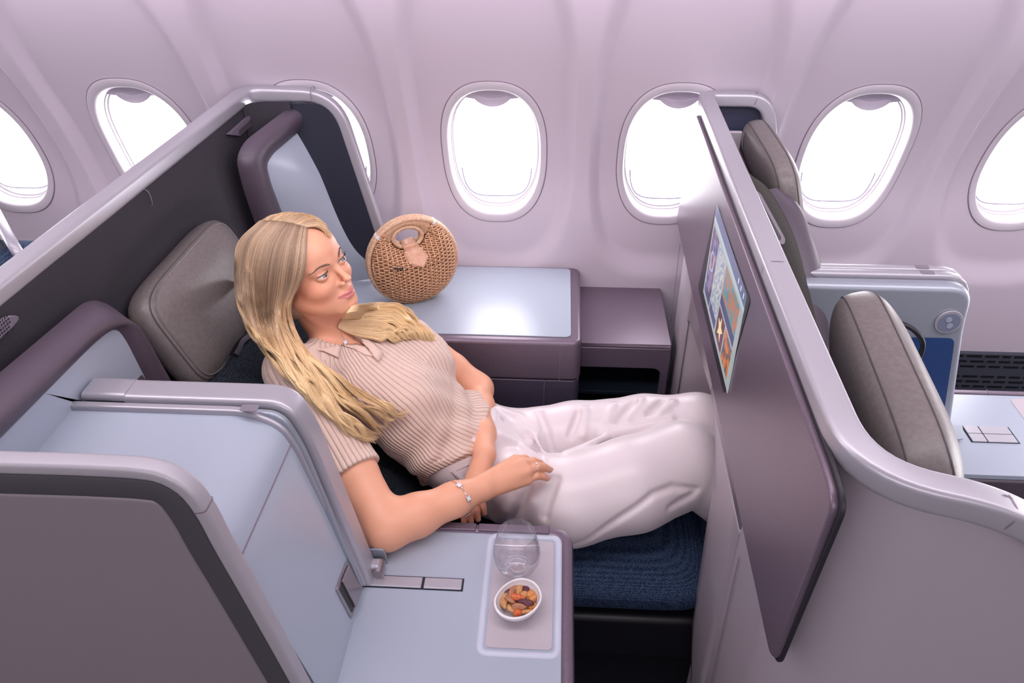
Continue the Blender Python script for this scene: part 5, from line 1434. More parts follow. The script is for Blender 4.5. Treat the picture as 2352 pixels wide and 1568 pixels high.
nb0, nb1 = bb([NK0, NB_, RSH, LSH], 0.06); ab0, ab1 = bb([RSH, REL, RWR], 0.05); bb0_, bb1_ = bb([LSH, LEL, LWR], 0.05)
rh0, rh1 = bb(rk+rt_+[RWR, P(1172, 1062, Z=.700)], 0.02); lh0, lh1 = bb(lk+lt2+[LWR, P(1128, 1105, Z=.655)], 0.02)
tb0, tb1 = bb([MSH-0.16*sx_-.1*tx_, MSH+0.16*sx_-.1*tx_, PEL-0.16*sx_+.1*tx_, PEL+.16*sx_+.1*tx_], 0.11); lg0, lg1 = bb(legR+legL+[shinR, shinL, shinR+.1], 0.09)
def body(p):
    p = p.astype(f32); d = np.full(len(p), 9, f32)
    d = grp(p, d, lambda q: smin(torso(q, -0.010), bust(q, -0.008), 0.02), tb0, tb1, 0.01)
    d = grp(p, d, neck, nb0, nb1, 0.02)
    d = grp(p, d, headsdf, hb0, hb1, 0.014)
    d = grp(p, d, lambda q: arms(q, 0, True, 'R'), ab0, ab1, 0.02)
    d = grp(p, d, lambda q: arms(q, 0, True, 'L'), bb0_, bb1_, 0.02)
    d = grp(p, d, rhand, rh0, rh1, 0.010)
    d = grp(p, d, lhand, lh0, lh1, 0.010)
    d = grp(p, d, legs, lg0, lg1, 0.03)
    return d
woman = thing('person', (-0.14, -0.70, 0.47), 'long-haired blonde woman in ribbed beige knit top and white trousers, reclining and gazing toward windows', 'person')
# skin
m = mat('skin', (0.62, 0.30, 0.20), 0.42, spec=0.4, Subsurface_Weight=0.12, Subsurface_Scale=0.01)
m.node_tree.nodes['Principled BSDF'].inputs['Subsurface Radius'].default_value = (1.0, 0.35, 0.2)
n = m.node_tree.nodes; l = m.node_tree.links; b = n['Principled BSDF']
at1 = n.new('ShaderNodeAttribute'); at1.attribute_name = 'lip'; at2 = n.new('ShaderNodeAttribute'); at2.attribute_name = 'blush'
mx1 = n.new('ShaderNodeMix'); mx1.data_type = 'RGBA'; mx1.inputs['A'].default_value = (0.80, 0.40, 0.255, 1); mx1.inputs['B'].default_value = (0.78, 0.28, 0.165, 1)
mx2 = n.new('ShaderNodeMix'); mx2.data_type = 'RGBA'; mx2.inputs['B'].default_value = (0.64, 0.22, 0.21, 1)
l.new(at2.outputs['Fac'], mx1.inputs['Factor']); l.new(mx1.outputs['Result'], mx2.inputs['A']); l.new(at1.outputs['Fac'], mx2.inputs['Factor']); l.new(mx2.outputs['Result'], b.inputs['Base Color'])
mr = n.new('ShaderNodeMapRange'); mr.inputs['To Min'].default_value = 0.42; mr.inputs['To Max'].default_value = 0.22; l.new(at1.outputs['Fac'], mr.inputs['Value']); l.new(mr.outputs[0], b.inputs['Roughness'])
nz = n.new('ShaderNodeTexNoise'); nz.inputs['Scale'].default_value = 700; bp = n.new('ShaderNodeBump'); bp.inputs['Strength'].default_value = 0.12; bp.inputs['Distance'].default_value = 0.001
tcn = n.new('ShaderNodeTexCoord'); l.new(tcn.outputs['Object'], nz.inputs['Vector']); l.new(nz.outputs[0], bp.inputs['Height']); l.new(bp.outputs[0], b.inputs['Normal'])
QUICK = False
bs_ = 0.0045 if QUICK else 0.0032
xs = axis_lines(-0.70, 0.62, bs_, [(hb0[0], hb1[0], 0.0017), (-0.17, 0.03, 0.0022)])
ys = axis_lines(-1.22, -0.40, bs_, [(hb0[1], hb1[1], 0.0017), (-1.0, -0.84, 0.0024)])
zs = axis_lines(0.34, 1.24, bs_, [(max(hb0[2], 0.93), hb1[2], 0.0017), (0.61, 0.77, 0.0026)])
V, Q = sculpt(body, xs, ys, zs)
q = w2h(V.astype(f32)); ay_ = np.abs(q[:, 1])
zu = -0.0608-0.05*ay_+0.10*np.minimum(ay_, 0.007)*1.0-9.0*np.maximum(ay_-0.010, 0)**2
zl = -0.0808+0.60*np.maximum(ay_-0.006, 0)
lipm = smoothstep(-0.0008, 0.0008, zu-q[:, 2])*smoothstep(-0.0008, 0.0010, q[:, 2]-zl)*(1-smoothstep(0.0245, 0.0265, ay_))*(q[:, 0] > 0.07)
blush = np.exp(-(((q[:, 0]-0.05)/0.03)**2+((ay_-0.045)/0.02)**2+((q[:, 2]+0.035)/0.03)**2))*0.9
blush = np.clip(blush, 0, 1)
body_o = fastmesh('body', V, Q, MATS['skin'], woman, {'lip': lipm, 'blush': blush})
# eyes
def eyeball(s):
    c = h2w(EYE[0], EYE[1]*s, EYE[2]); gz_ = hf*0.97+hl*0.12+hu*0.05; gz_ /= np.linalg.norm(gz_)
    a1 = np.cross(gz_, hu); a1 /= np.linalg.norm(a1); a2 = np.cross(a1, gz_); V = []; Fc = []; mi = []
    th_ = [0, .12, .19, .195, .32, .45, .58, .63, .70, .8, 1.1, 1.5, 2.0, 2.6, math.pi]; N = 32
    for t in th_:
        r = ER*HS*(1.0+(0.02 if t < 0.62 else 0)*math.cos(t/0.62*math.pi/2))
        for j in range(N): ph = 2*math.pi*j/N; V.append(c+r*(gz_*math.cos(t)+(a1*math.cos(ph)+a2*math.sin(ph))*math.sin(t)))
    for i in range(len(th_)-1):
        for j in range(N): Fc.append((i*N+j, (i+1)*N+j, (i+1)*N+(j+1) % N, i*N+(j+1) % N)); mi.append(0 if i < 3 else 1 if i < 6 else 2 if i < 7 else 3)
    o = mesh('eye', V, Fc, [mat('pupil', (0.004, 0.004, 0.006), 0.08), noise_mat('iris_blue_grey', (0.16, 0.22, 0.28), (0.34, 0.42, 0.46), 900, 0.1), mat('iris_rim', (0.05, 0.07, 0.09), 0.1), mat('sclera', (0.72, 0.66, 0.66), 0.15, coat=0.5)], woman, 180)
    o.data.polygons.foreach_set('material_index', mi); o.data.update()
eyeball(1); eyeball(-1)
# helper: rest local face coordinates on the sculpted face
XL = np.linspace(0.14, -0.02, 400)
def face(y, z, off=0.0):
    q = np.stack([h2w(x, y, z) for x in (XL[0], XL[-1])]); pts = (q[0]+(q[1]-q[0])*np.linspace(0, 1, 400)[:, None]).astype(f32)
    s = headsdf(pts)-off; h = np.nonzero(s < 0)[0]; return pts[h[0] if len(h) else int(np.argmin(s))].astype(float)
M_BROW = mat('brow_hair', (0.20, 0.11, 0.07), 0.7); M_LASH = mat('lashes', (0.015, 0.01, 0.01), 0.6)
for s in (1, -1):
    st = []
    for k in range(120):
        u = k/119; y = 0.0135+0.036*u; z = 0.0145+0.0065*math.sin(min(1, u*1.25)*math.pi*0.62)-0.006*max(0, u-0.6)*2
        w_ = 0.0028*(1-0.75*u)*(1 if u > 0.05 else .6); dz = (rng.random()-0.5)*2*w_
        a = face(s*y, z+dz, 0.0003); b = face(s*(y+0.0050), z+dz+0.0016*(1-1.6*u), 0.0009)
        st.append(sweep_arrays([a, b], circ(0.00036, 3), tuple(hf), False, False))
    V2, F2 = merge(st); mesh('eyebrow', V2, F2, M_BROW, woman)
    st = []
    for k in range(34):
        u = k/33; yy = -0.0125+0.026*u; zz = 0.0052*math.sqrt(max(0, 1-(yy/0.0142)**2))+0.10*yy+0.0006
        xx = math.sqrt(max(1e-6, (ER+0.0014)**2-yy*yy-zz*zz)); a = h2w(EYE[0]+xx, s*(EYE[1]+yy), EYE[2]+zz)
        L_ = 0.0065+0.003*u; d1 = hf*0.8+hl*s*(yy*28)+hu*0.35; d2 = hf*0.45+hl*s*(yy*34)+hu*1.1
        st.append(sweep_arrays([a, a+d1*L_*0.5, a+d1*L_*0.5+d2*L_*0.5], circ(0.00026, 4), tuple(hl), False, False, scale=[1, .8, .3]))
    # liner along the upper lid
    ln = []
    for u in np.linspace(0, 1, 16):
        yy = -0.0130+0.0275*u; zz = 0.0047*math.sqrt(max(0, 1-(yy/0.0146)**2))+0.10*yy+0.0006; xx = math.sqrt(max(1e-6, (ER+0.0012)**2-yy*yy-zz*zz)); ln.append(h2w(EYE[0]+xx, s*(EYE[1]+yy), EYE[2]+zz))
    st.append(sweep_arrays(ln, circ(0.00055, 4), tuple(hf), False, True))
    V2, F2 = merge(st); mesh('eyelashes', V2, F2, M_LASH, woman)
# fingernails of the right hand
M_NAIL = mat('pink_nail', (0.70, 0.42, 0.52), 0.08, coat=0.6)
for k, t in zip(rk, rt_):
    d = t-k; d /= np.linalg.norm(d); up = np.array([0, 0, 1.0]); sd = np.cross(d, up); sd /= np.linalg.norm(sd); up = np.cross(sd, d)
    V2 = []
    for i in range(7):
        for j in range(7):
            u = i/6; v = j/6-0.5; wv = 0.0052*(1-0.45*max(0, u-0.6)*2.5)
            V2.append(t-d*0.003+d*(0.0125*u)+sd*(v*2*wv)+up*(0.0068-0.0032*(v*2)**2-0.0040*u*u))
    mesh('fingernail', V2, [(i*7+j, (i+1)*7+j, (i+1)*7+j+1, i*7+j+1) for i in range(6) for j in range(6)], M_NAIL, woman, 180, solid=0.0006)
# ------------------------------------------------------------------ knitted top
nA, nB = onto([(748, 748), (838, 797)], body, 0.0)
sleeveR = shR*0.36+REL*0.64; sleeveL = shL*0.72+LEL*0.28
def top_sdf(p):
    p = p.astype(f32)
    q = p-MSH.astype(f32); t = q@tx_.astype(f32); x = q@sx_.astype(f32)
    d = smin(torso(p, 0.006)-0.010*smoothstep(0.24, 0.32, t), bust(p, 0.007), 0.035)
    for s, S2, r in ((-1, RSH, 0.052), (1, LSH, 0.047)):
        d = smin(d, cap(p, NB_-nx_*0.008, S2, 0.050, r), 0.03)
        d = smin(d, cap(p, NB_+nx_*0.014+tx_*0.045, S2+nx_*0.010, 0.034, 0.034), 0.03)
    d = smin(d, ell(p, P(664, 850, Y=-0.84), (0.055, 0.055, 0.060)), 0.03)
    # soft folds where the knit gathers at the waist
    fold = 0.0035*np.sin(t*95+x*30)*smoothstep(0.17, 0.27, t)+0.0022*np.sin(t*60-x*85)*smoothstep(0.05, 0.2, t)
    d = d+fold
    hem = 0.318-0.9*np.maximum(0, -x-0.125)
    d = smax(d, t-hem, 0.004)
    d = smin(d, np.maximum(torso(p, 0.013), np.abs(t-hem+0.006)-0.010), 0.004)
    sl = smax(chain(p, [shR, shR*0.35+REL*0.65, REL], [0.058, 0.055, 0.050], 0.01), (p-sleeveR.astype(f32))@((REL-shR)/np.linalg.norm(REL-shR)).astype(f32), 0.004)
    d = smin(d, sl, 0.016)
    sl = smax(chain(p, [shL, LEL], [0.053, 0.046], 0.01), (p-sleeveL.astype(f32))@((LEL-shL)/np.linalg.norm(LEL-shL)).astype(f32), 0.004)
    d = smin(d, sl, 0.014)
    d = smax(d, -cap(p, nA+nx_*0.012, nB+nx_*0.002, 0.046, 0.008), 0.005)
    d = smax(d, -cap(p, NK0, NB_-nx_*0.004+0.0*tx_, 0.062, 0.056), 0.006)
    return d
M_KNIT = mat('beige_rib_knit', (0.74, 0.545, 0.455), 0.85, spec=0.2, Sheen_Weight=0.3)
n = M_KNIT.node_tree.nodes; l = M_KNIT.node_tree.links; b = n['Principled BSDF']
at_ = n.new('ShaderNodeAttribute'); at_.attribute_name = 'rib'
mth = n.new('ShaderNodeMath'); mth.operation = 'MULTIPLY'; mth.inputs[1].default_value = 2*math.pi/0.0098
sn = n.new('ShaderNodeMath'); sn.operation = 'COSINE'; pw = n.new('ShaderNodeMath'); pw.operation = 'ABSOLUTE'
mul2 = n.new('ShaderNodeMath'); mul2.operation = 'MULTIPLY'; mul2.inputs[1].default_value = 0.5
l.new(at_.outputs['Fac'], mth.inputs[0]); l.new(mth.outputs[0], mul2.inputs[0]); l.new(mul2.outputs[0], sn.inputs[0]); l.new(sn.outputs[0], pw.inputs[0])
pw2 = n.new('ShaderNodeMath'); pw2.operation = 'POWER'; pw2.inputs[1].default_value = 0.45; l.new(pw.outputs[0], pw2.inputs[0])
nz = n.new('ShaderNodeTexNoise'); nz.inputs['Scale'].default_value = 900; tcn = n.new('ShaderNodeTexCoord'); l.new(tcn.outputs['Object'], nz.inputs['Vector'])
ad = n.new('ShaderNodeMath'); ad.operation = 'MULTIPLY_ADD'; ad.inputs[1].default_value = 0.12; l.new(nz.outputs[0], ad.inputs[0]); l.new(pw2.outputs[0], ad.inputs[2])
bp = n.new('ShaderNodeBump'); bp.inputs['Strength'].default_value = 1.0; bp.inputs['Distance'].default_value = 0.0030
l.new(ad.outputs[0], bp.inputs['Height']); l.new(bp.outputs[0], b.inputs['Normal'])
lo_, hi_ = bb([MSH-.16*sx_-.1*tx_, MSH+.16*sx_-.1*tx_, MSH-.16*sx_+.33*tx_, MSH+.16*sx_+.33*tx_, RSH, sleeveR, sleeveL, LSH, P(664, 850, Y=-0.84)], 0.075)
V, Q = sculpt(top_sdf, axis_lines(lo_[0], hi_[0], 0.0032, []), axis_lines(lo_[1], hi_[1], 0.0032, []), axis_lines(lo_[2], hi_[2], 0.0032, []), newton=1)
def ribcoord(V):
    q = V-MSH; t = q@tx_; x = q@sx_; y = q@nx_
    aa = np.interp(t, TAU, TA); bb2 = np.interp(t, TAU, TBk)
    x = x+0.036*np.exp(-((t-0.25)/0.12)**2); ang = np.arctan2(x/aa*1.0, np.maximum(y/bb2, -0.2)+1e-6); s_t = ang*0.125+0.02*np.sin(t*9)
    # bust pushes the ribs apart a little
    s_t = s_t+0.010*np.sin(x*22)*np.exp(-((t-0.14)/0.06)**2)
    ua = (REL-shR)/np.linalg.norm(REL-shR); qa = V-shR; ta = qa@ua; ra = qa-ta[:, None]*ua
    e1 = np.cross(ua, [0, 1.0, 0]); e1 /= np.linalg.norm(e1); e2 = np.cross(ua, e1); s_a = np.arctan2(ra@e1, ra@e2)*0.050
    dR = np.linalg.norm(ra, axis=1); inR = (ta > -0.01) & (dR < 0.066) & (x < -0.115+0.0*ta)
    ul = (LEL-shL)/np.linalg.norm(LEL-shL); ql = V-shL; tl = ql@ul; rl = ql-tl[:, None]*ul
    f1 = np.cross(ul, [0, 1.0, 0]); f1 /= np.linalg.norm(f1); f2 = np.cross(ul, f1); s_l = np.arctan2(rl@f1, rl@f2)*0.048
    inL = (tl > 0.0) & (np.linalg.norm(rl, axis=1) < 0.060) & (x > 0.135)
    return s_t, s_a, s_l, inR, inL
# the branch is chosen face by face, so ribs end cleanly at the shoulder seams
top_o = fastmesh('knit_top', V, Q, M_KNIT, woman)
me_ = top_o.data; s_t, s_a, s_l, _, _ = ribcoord(V)
nl = len(me_.loops); li = np.empty(nl, np.int32); me_.loops.foreach_get('vertex_index', li); li = li.reshape(-1, 4)
fcn = V[li].mean(1); _, _, _, fR, fL = ribcoord(fcn)
rc = np.where(fR[:, None], s_a[li], np.where(fL[:, None], s_l[li], s_t[li]))
sp_ = rc.max(1)-rc.min(1) > 0.02; rc[sp_] = rc[sp_].min(1)[:, None]
at_c = me_.attributes.new('rib', 'FLOAT', 'CORNER'); at_c.data.foreach_set('value', rc.astype(f32).ravel())
# folded collar
def patch(name, pts, sdf, off, material, parent, th=0.0016, n_=14):
    P3 = onto(pts, sdf, off); c2 = np.mean(np.array(pts, float), 0)
    rings = []
    for t in (1.0, 0.66, 0.33): rings.append(onto([(c2[0]+(x-c2[0])*t, c2[1]+(y-c2[1])*t) for x, y in pts], sdf, off))
    c3 = onto([tuple(c2)], sdf, off); N = len(pts); V = [p for r in rings for p in r]+[c3[0]]
    Fc = [(k*N+i, k*N+(i+1) % N, (k+1)*N+(i+1) % N, (k+1)*N+i) for k in range(2) for i in range(N)]+[(2*N+i, 2*N+(i+1) % N, 3*N) for i in range(N)]
    return mesh(name, V, Fc, material, parent, 180, solid=th)
M_COL = mat('beige_collar_knit', (0.76, 0.56, 0.47), 0.85, spec=0.2)
def dense(pts, k=5):
    out = []
    for i in range(len(pts)):
        a = np.array(pts[i], float); b = np.array(pts[(i+1) % len(pts)], float)
        for j in range(k): out.append(tuple(a+(b-a)*j/k))
    return out
both = lambda p: np.minimum(top_sdf(p), body(p))
patch('collar_flap', dense([(800, 750), (815, 752), (838, 774), (858, 788), (880, 810), (871, 830), (858, 818), (848, 802), (836, 790), (820, 777), (808, 768)]), both, 0.005, M_COL, top_o)
patch('collar_flap', dense([(728, 802), (756, 798), (783, 791), (779, 822), (764, 815), (745, 806)]), both, 0.005, M_COL, top_o)
patch('placket', dense([(783, 792), (820, 789), (842, 800), (858, 818), (840, 815), (812, 800)]), both, 0.003, M_COL, top_o)
M_SLV = mat('silver_jewellery', (0.75, 0.74, 0.76), 0.18, metal=1.0); M_PEARL = mat('mother_of_pearl', (0.80, 0.77, 0.80), 0.15, coat=0.5)
def clover(name, c, u, v, r, parent=None):
    n3 = np.cross(u, v); out = []
    for i in range(48):
        a = 2*math.pi*i/48; k = r*(0.62+0.38*abs(math.cos(2*(a)))**0.8); out.append(c+u*k*math.cos(a+math.pi/4)+v*k*math.sin(a+math.pi/4))
    return out, n3
def charm(c, nrm, r, nm, parent=None):
    nrm = nrm/np.linalg.norm(nrm); u = np.cross(nrm, [0, 0, 1.0]); u /= np.linalg.norm(u); v = np.cross(u, nrm)
    o_, n3 = clover(nm, c, u, v, r); b_ = slab(nm, o_, nrm*0.0012, M_PEARL, parent, 0.0003)
    r_ = sweep('charm_rim', [p+nrm*0.0012 for p in o_], circ(0.0006, 6), tuple(nrm), M_SLV, parent, closed=True); return b_, r_
neck_t = thing('necklace', P(790, 780, Y=-0.68), 'fine silver necklace with a small clover pendant at her throat', 'necklace')
ch = crom(onto([(776, 744), (782, 760), (789, 777)], body, 0.0014), 40)
sweep('chain', ch, circ(0.00055, 6), tuple(nx_), M_SLV, neck_t, scale=[1.0 if i % 2 else 0.6 for i in range(40)])
pc0 = onto([(793, 786)], body, 0.0025)[0]; charm(pc0, nx_*0.6+TC*0.4, 0.0060, 'pendant', neck_t)

# ------------------------------------------------------------------ trousers
RT_ = [P(1180, 1120, Z=.560), P(1310, 1148, Z=.580), P(1450, 1112, Z=.600), P(1565, 1068, Z=.620)]
LT_ = [P(1165, 1020, Z=.540), P(1320, 1000, Z=.565), P(1480, 985, Z=.590), P(1600, 985, Z=.605), P(1720, 1010, Z=.59)]
ridges = []
def trousers0(p):
    p = p.astype(f32); q = p-MSH.astype(f32); t = q@tx_.astype(f32)
    x = q@sx_.astype(f32); d = smax(torso(p, 0.009), 0.298-0.9*np.maximum(0, -x-0.125)-t, 0.004)
    d = smin(d, ell(p, PEL+tx_*0.03, (0.13, 0.15, 0.095)), 0.03)
    a = chain(p, RT_, [0.088, 0.104, 0.108, 0.104], 0.02)
    a = smin(a, cap(p, P(1625, 1085, Z=.60), P(1760, 1200, Z=.44), 0.094, 0.085), 0.008)
    b = chain(p, LT_, [0.088, 0.086, 0.086, 0.088, 0.08], 0.02)
    b = smin(b, cap(p, LT_[3], P(1740, 1080, Z=.44), 0.08, 0.07), 0.02)
    d = smin(d, a, 0.022); d = smin(d, b, 0.022)
    return d
def setridge(pts, r, sgn=1, off=None):
    q = onto(pts, trousers0, 0.0); ridges.append((q, r, sgn))
for pts, r, s in [
    ([(1146, 938), (1190, 955), (1228, 1000), (1252, 1052)], 0.007, 1), ([(1160, 965), (1205, 1000), (1240, 1045)], 0.006, -1), ([(1150, 1000), (1195, 1020), (1250, 1062)], 0.007, 1),
    ([(1238, 945), (1254, 990), (1268, 1038)], 0.006, -1),
    ([(1330, 950), (1310, 1000)], 0.006, -1), ([(1345, 940), (1340, 1000)], 0.006, 1), ([(1472, 918), (1440, 965), (1400, 990)], 0.007, 1), ([(1455, 925), (1420, 970)], 0.006, -1), ([(1545, 925), (1515, 950)], 0.006, 1), ([(1520, 925), (1490, 950)], 0.005, -1), ([(1410, 930), (1395, 965)], 0.005, 1),
    ([(1300, 1040), (1400, 1000), (1540, 960)], 0.012, 1), ([(1278, 1100), (1262, 1140), (1250, 1185)], 0.007, -1), ([(1245, 1110), (1225, 1150), (1200, 1195)], 0.007, 1), ([(1215, 1120), (1195, 1160), (1172, 1195)], 0.006, -1), ([(1190, 1130), (1165, 1170), (1140, 1195)], 0.006, 1),
    ([(1310, 1255), (1400, 1205), (1500, 1135), (1545, 1118), (1600, 1124)], 0.0030, -1), ([(1540, 1165), (1565, 1150), (1590, 1138)], 0.004, -1)]:
    setridge(pts, r, s)
def trousers(p):
    d = trousers0(p)
    near_ = np.abs(d) < 0.03
    if near_.any():
        q = p[near_].astype(f32); e = d[near_]
        for pts, r, s in ridges:
            c = chain(q, list(pts), [r*0.55]+[r]*(len(pts)-2)+[r*0.55], 0.002) if len(pts) > 2 else cap(q, pts[0], pts[1], r, r*0.5)
            e = smin(e, c+r*0.25, 0.018) if s > 0 else smax(e, -c+r*0.5, 0.014)
        d[near_] = e
    return d
M_SATIN = mat('ivory_satin', (0.80, 0.72, 0.73), 0.34, spec=0.5, Sheen_Weight=0.25)
lo_, hi_ = bb(RT_+LT_+[MSH+.29*tx_, P(1740, 1080, Z=.44), P(1730, 1190, Z=.44), PEL], 0.125)
V, Q = sculpt(trousers, axis_lines(lo_[0], hi_[0], 0.0042, []), axis_lines(lo_[1], hi_[1], 0.0042, []), axis_lines(lo_[2], hi_[2], 0.0042, []), newton=1)
tr_o = fastmesh('trousers', V, Q, M_SATIN, woman)
# waistband with belt loops
def wb_ring(tt, g):
    out = []; g = g+0.0035
    a = np.interp(tt, TAU, TA)+g; b_ = np.interp(tt, TAU, TBk)+g
    for k in range(90):
        ph = 2*math.pi*k/90; x = a*math.cos(ph)-0.036*math.exp(-((tt-0.25)/0.12)**2)
        out.append(MSH+tx_*(tt-0.9*max(0, -x-0.125))+sx_*x+nx_*b_*math.sin(ph))
    return out
rings = [wb_ring(tt, 0.0085) for tt in (0.300, 0.306, 0.336, 0.342)]; rings[0] = wb_ring(0.299, 0.006); rings[3] = wb_ring(0.343, 0.009)
V = [p for r in rings for p in r]; mesh('waistband', V, [(k*90+i, k*90+(i+1) % 90, (k+1)*90+(i+1) % 90, (k+1)*90+i) for k in range(3) for i in range(90)], M_SATIN, tr_o, 180)
for ph in (0.9, 2.05, 2.75):
    a = [MSH+tx_*tt+sx_*((np.interp(tt, TAU, TA)+0.015)*math.cos(ph)-0.025)+nx_*(np.interp(tt, TAU, TBk)+0.015)*math.sin(ph) for tt in (0.30, 0.32, 0.352)]
    sweep('belt_loop', a, rrect(0.009, 0.002, 0.0008, 2), tuple(sx_*math.cos(ph)+nx_*math.sin(ph)), M_SATIN, tr_o)
# ------------------------------------------------------------------ bracelet and rings
br = thing('bracelet', RWR, 'silver chain bracelet with clover charms on her right wrist', 'bracelet')
ax_ = (RWR-REL)/np.linalg.norm(RWR-REL); bc_ = REL+(RWR-REL)*0.74
e1 = np.cross(ax_, [0, 0, 1.0]); e1 /= np.linalg.norm(e1); e2 = np.cross(e1, ax_)
e1 = e1 if e1[1] < 0 else -e1
pth = []
for k in range(120):
    a = 2*math.pi*k/120; dirn = e1*math.cos(a)+e2*math.sin(a)
    c = bc_+ax_*(0.006*math.cos(a)*1.5)
    rr_ = np.linspace(0.015, 0.05, 120); s_ = body((c+dirn*rr_[:, None]).astype(f32)); h_ = np.nonzero(s_ > 0.0014)[0]; pth.append(c+dirn*(rr_[h_[0]] if len(h_) else 0.03))
sweep('chain', pth, circ(0.0009, 6), tuple(ax_), M_SLV, br, closed=True, scale=[1.15 if i % 2 else 0.6 for i in range(120)])
for k in (12, 28, 104, 60): 
    dirn = pth[k]-bc_; charm(pth[k]+dirn/np.linalg.norm(dirn)*0.0005, dirn, 0.0062, 'charm', br)
def ring_on(k, t, f, r, lab, stone=True):
    d = (t-k)/np.linalg.norm(t-k); c = k+(t-k)*f+np.array([0, 0, 0.008]); u = np.cross(d, [0, 0, 1.0]); u /= np.linalg.norm(u); v = np.cross(u, d)
    v = v if v[2] > 0 else -v
    o = thing('finger_ring', c, lab, 'ring')
    sweep('band', [c+(u*math.cos(a)+v*math.sin(a))*r for a in np.linspace(0, 2*math.pi, 32, endpoint=False)], circ(0.0008, 6), tuple(d), M_SLV, o, closed=True)
    if stone:
        s, rg = cushion('stone', c+v*(r+0.0018), d, u, v, 0.0055, 0.0055, 0.0035, M_PEARL, o, e=2.2, ez=2, n=6)
ring_on(rk[2], rt_[2], 0.30, 0.0094, 'silver solitaire ring on the hand resting on her thigh')
ring_on(lk[0], lt2[0], 0.42, 0.0090, 'slim dark ring on the tucked-under left hand', False)
# ------------------------------------------------------------------ hair: locks laid over head, shoulders and chest
figure = lambda p: np.minimum(top_sdf(p), body(p))
def guide(pts, off, n_=42):
    """pts in photo pixels; off: lift at root, middle and end"""
    c = crom([(x, y, 0) for x, y in pts], n_)[:, :2]; o_ = np.interp(np.linspace(0, 1, n_), np.linspace(0, 1, len(off)), off)
    q = onto(c, figure, o_)
    # keep the lock continuous in depth
    d = np.linalg.norm(q-CAM, axis=1); ds = d.copy()
    for _ in range(10): ds[1:-1] = (ds[:-2]+ds[1:-1]*2+ds[2:])/4
    ds = np.minimum(ds, d+0.0)
    for _ in range(2): ds[1:-1] = (ds[:-2]+ds[1:-1]*2+ds[2:])/4
    r = (q-CAM)/d[:, None]; return CAM+r*ds[:, None]
O1 = (0.006, 0.014, 0.016, 0.018, 0.020, 0.018)
near_g = [guide(p, O1) for p in [
    [(705, 521), (703, 560), (701, 600), (696, 632), (684, 660), (668, 690), (666, 722), (684, 765), (712, 810), (760, 862), (812, 900), (868, 925), (915, 945), (932, 930)],
    [(698, 519), (692, 560), (688, 605), (680, 645), (666, 680), (656, 712), (664, 750), (690, 800), (735, 850), (790, 895), (850, 930), (900, 952), (915, 950)],
    [(688, 517), (676, 560), (668, 610), (660, 660), (648, 705), (650, 745), (672, 795), (710, 845), (760, 890), (812, 930), (860, 960), (890, 978)],
    [(676, 514), (656, 560), (645, 615), (638, 670), (632, 720), (642, 765), (668, 815), (705, 862), (750, 905), (795, 950), (840, 985), (880, 990)],
    [(660, 512), (630, 558), (616, 620), (612, 680), (616, 735), (634, 785), (664, 835), (704, 880), (748, 925), (790, 965), (830, 995), (865, 1002)],
    [(640, 509), (603, 555), (588, 615), (586, 680), (596, 740), (620, 792), (655, 842), (698, 888), (742, 932), (784, 972), (822, 1000), (850, 1008)],
    [(618, 506), (578, 550), (562, 610), (562, 675), (576, 735), (603, 788), (642, 838), (688, 884), (735, 928), (778, 968), (812, 992)],
    [(602, 506), (558, 548), (546, 605), (547, 665), (560, 722), (588, 775), (628, 822), (676, 868), (722, 908), (762, 945), (795, 975)],
    [(596, 508), (548, 556), (540, 612), (542, 665), (554, 718), (580, 766), (616, 806), (655, 842), (695, 878), (730, 905)]]]
O2 = (0.006, 0.011, 0.010, 0.005)
top_g = [guide(p, O2, 24) for p in [
    [(704, 521), (728, 520), (748, 530), (760, 548)],
    [(690, 517), (715, 507), (740, 514), (759, 543)],
    [(670, 512), (694, 499), (720, 499), (745, 517)],
    [(648, 509), (668, 496), (695, 493), (722, 500)],
    [(625, 506), (640, 496), (664, 492), (690, 492)],
    [(600, 507), (614, 499), (632, 495), (655, 492)]]]
O3 = (0.004, 0.014, 0.016, 0.012, 0.006)
far_g = [guide(p, O3) for p in [
    [(806, 704), (818, 700), (840, 698), (880, 695), (920, 702), (950, 728), (975, 758), (1003, 778)],
    [(796, 718), (815, 714), (845, 711), (885, 712), (920, 722), (948, 745), (975, 768), (1000, 780)],
    [(786, 732), (812, 731), (850, 731), (888, 735), (920, 745), (945, 760), (972, 776)],
    [(778, 744), (812, 750), (855, 754), (890, 760), (915, 765), (940, 770), (962, 775)],
    [(776, 752), (812, 768), (855, 777), (885, 779), (908, 778), (930, 772)]]]
M_HAIR = mat('blonde_hair', (0.62, 0.40, 0.20), 0.42, spec=0.5)
n = M_HAIR.node_tree.nodes; l = M_HAIR.node_tree.links; b = n['Principled BSDF']; b.inputs['Anisotropic'].default_value = 0.4
at_ = n.new('ShaderNodeAttribute'); at_.attribute_name = 'tone'; cr = n.new('ShaderNodeValToRGB')
cr.color_ramp.elements[0].position = 0.0; cr.color_ramp.elements[0].color = (0.20, 0.12, 0.07, 1)
cr.color_ramp.elements[1].position = 1.0; cr.color_ramp.elements[1].color = (1.0, 0.76, 0.43, 1)
for po, c_ in ((0.35, (0.50, 0.35, 0.24)), (0.65, (0.84, 0.58, 0.33))): e_ = cr.color_ramp.elements.new(po); e_.color = (*c_, 1)
l.new(at_.outputs['Fac'], cr.inputs[0]); l.new(cr.outputs[0], b.inputs['Base Color'])
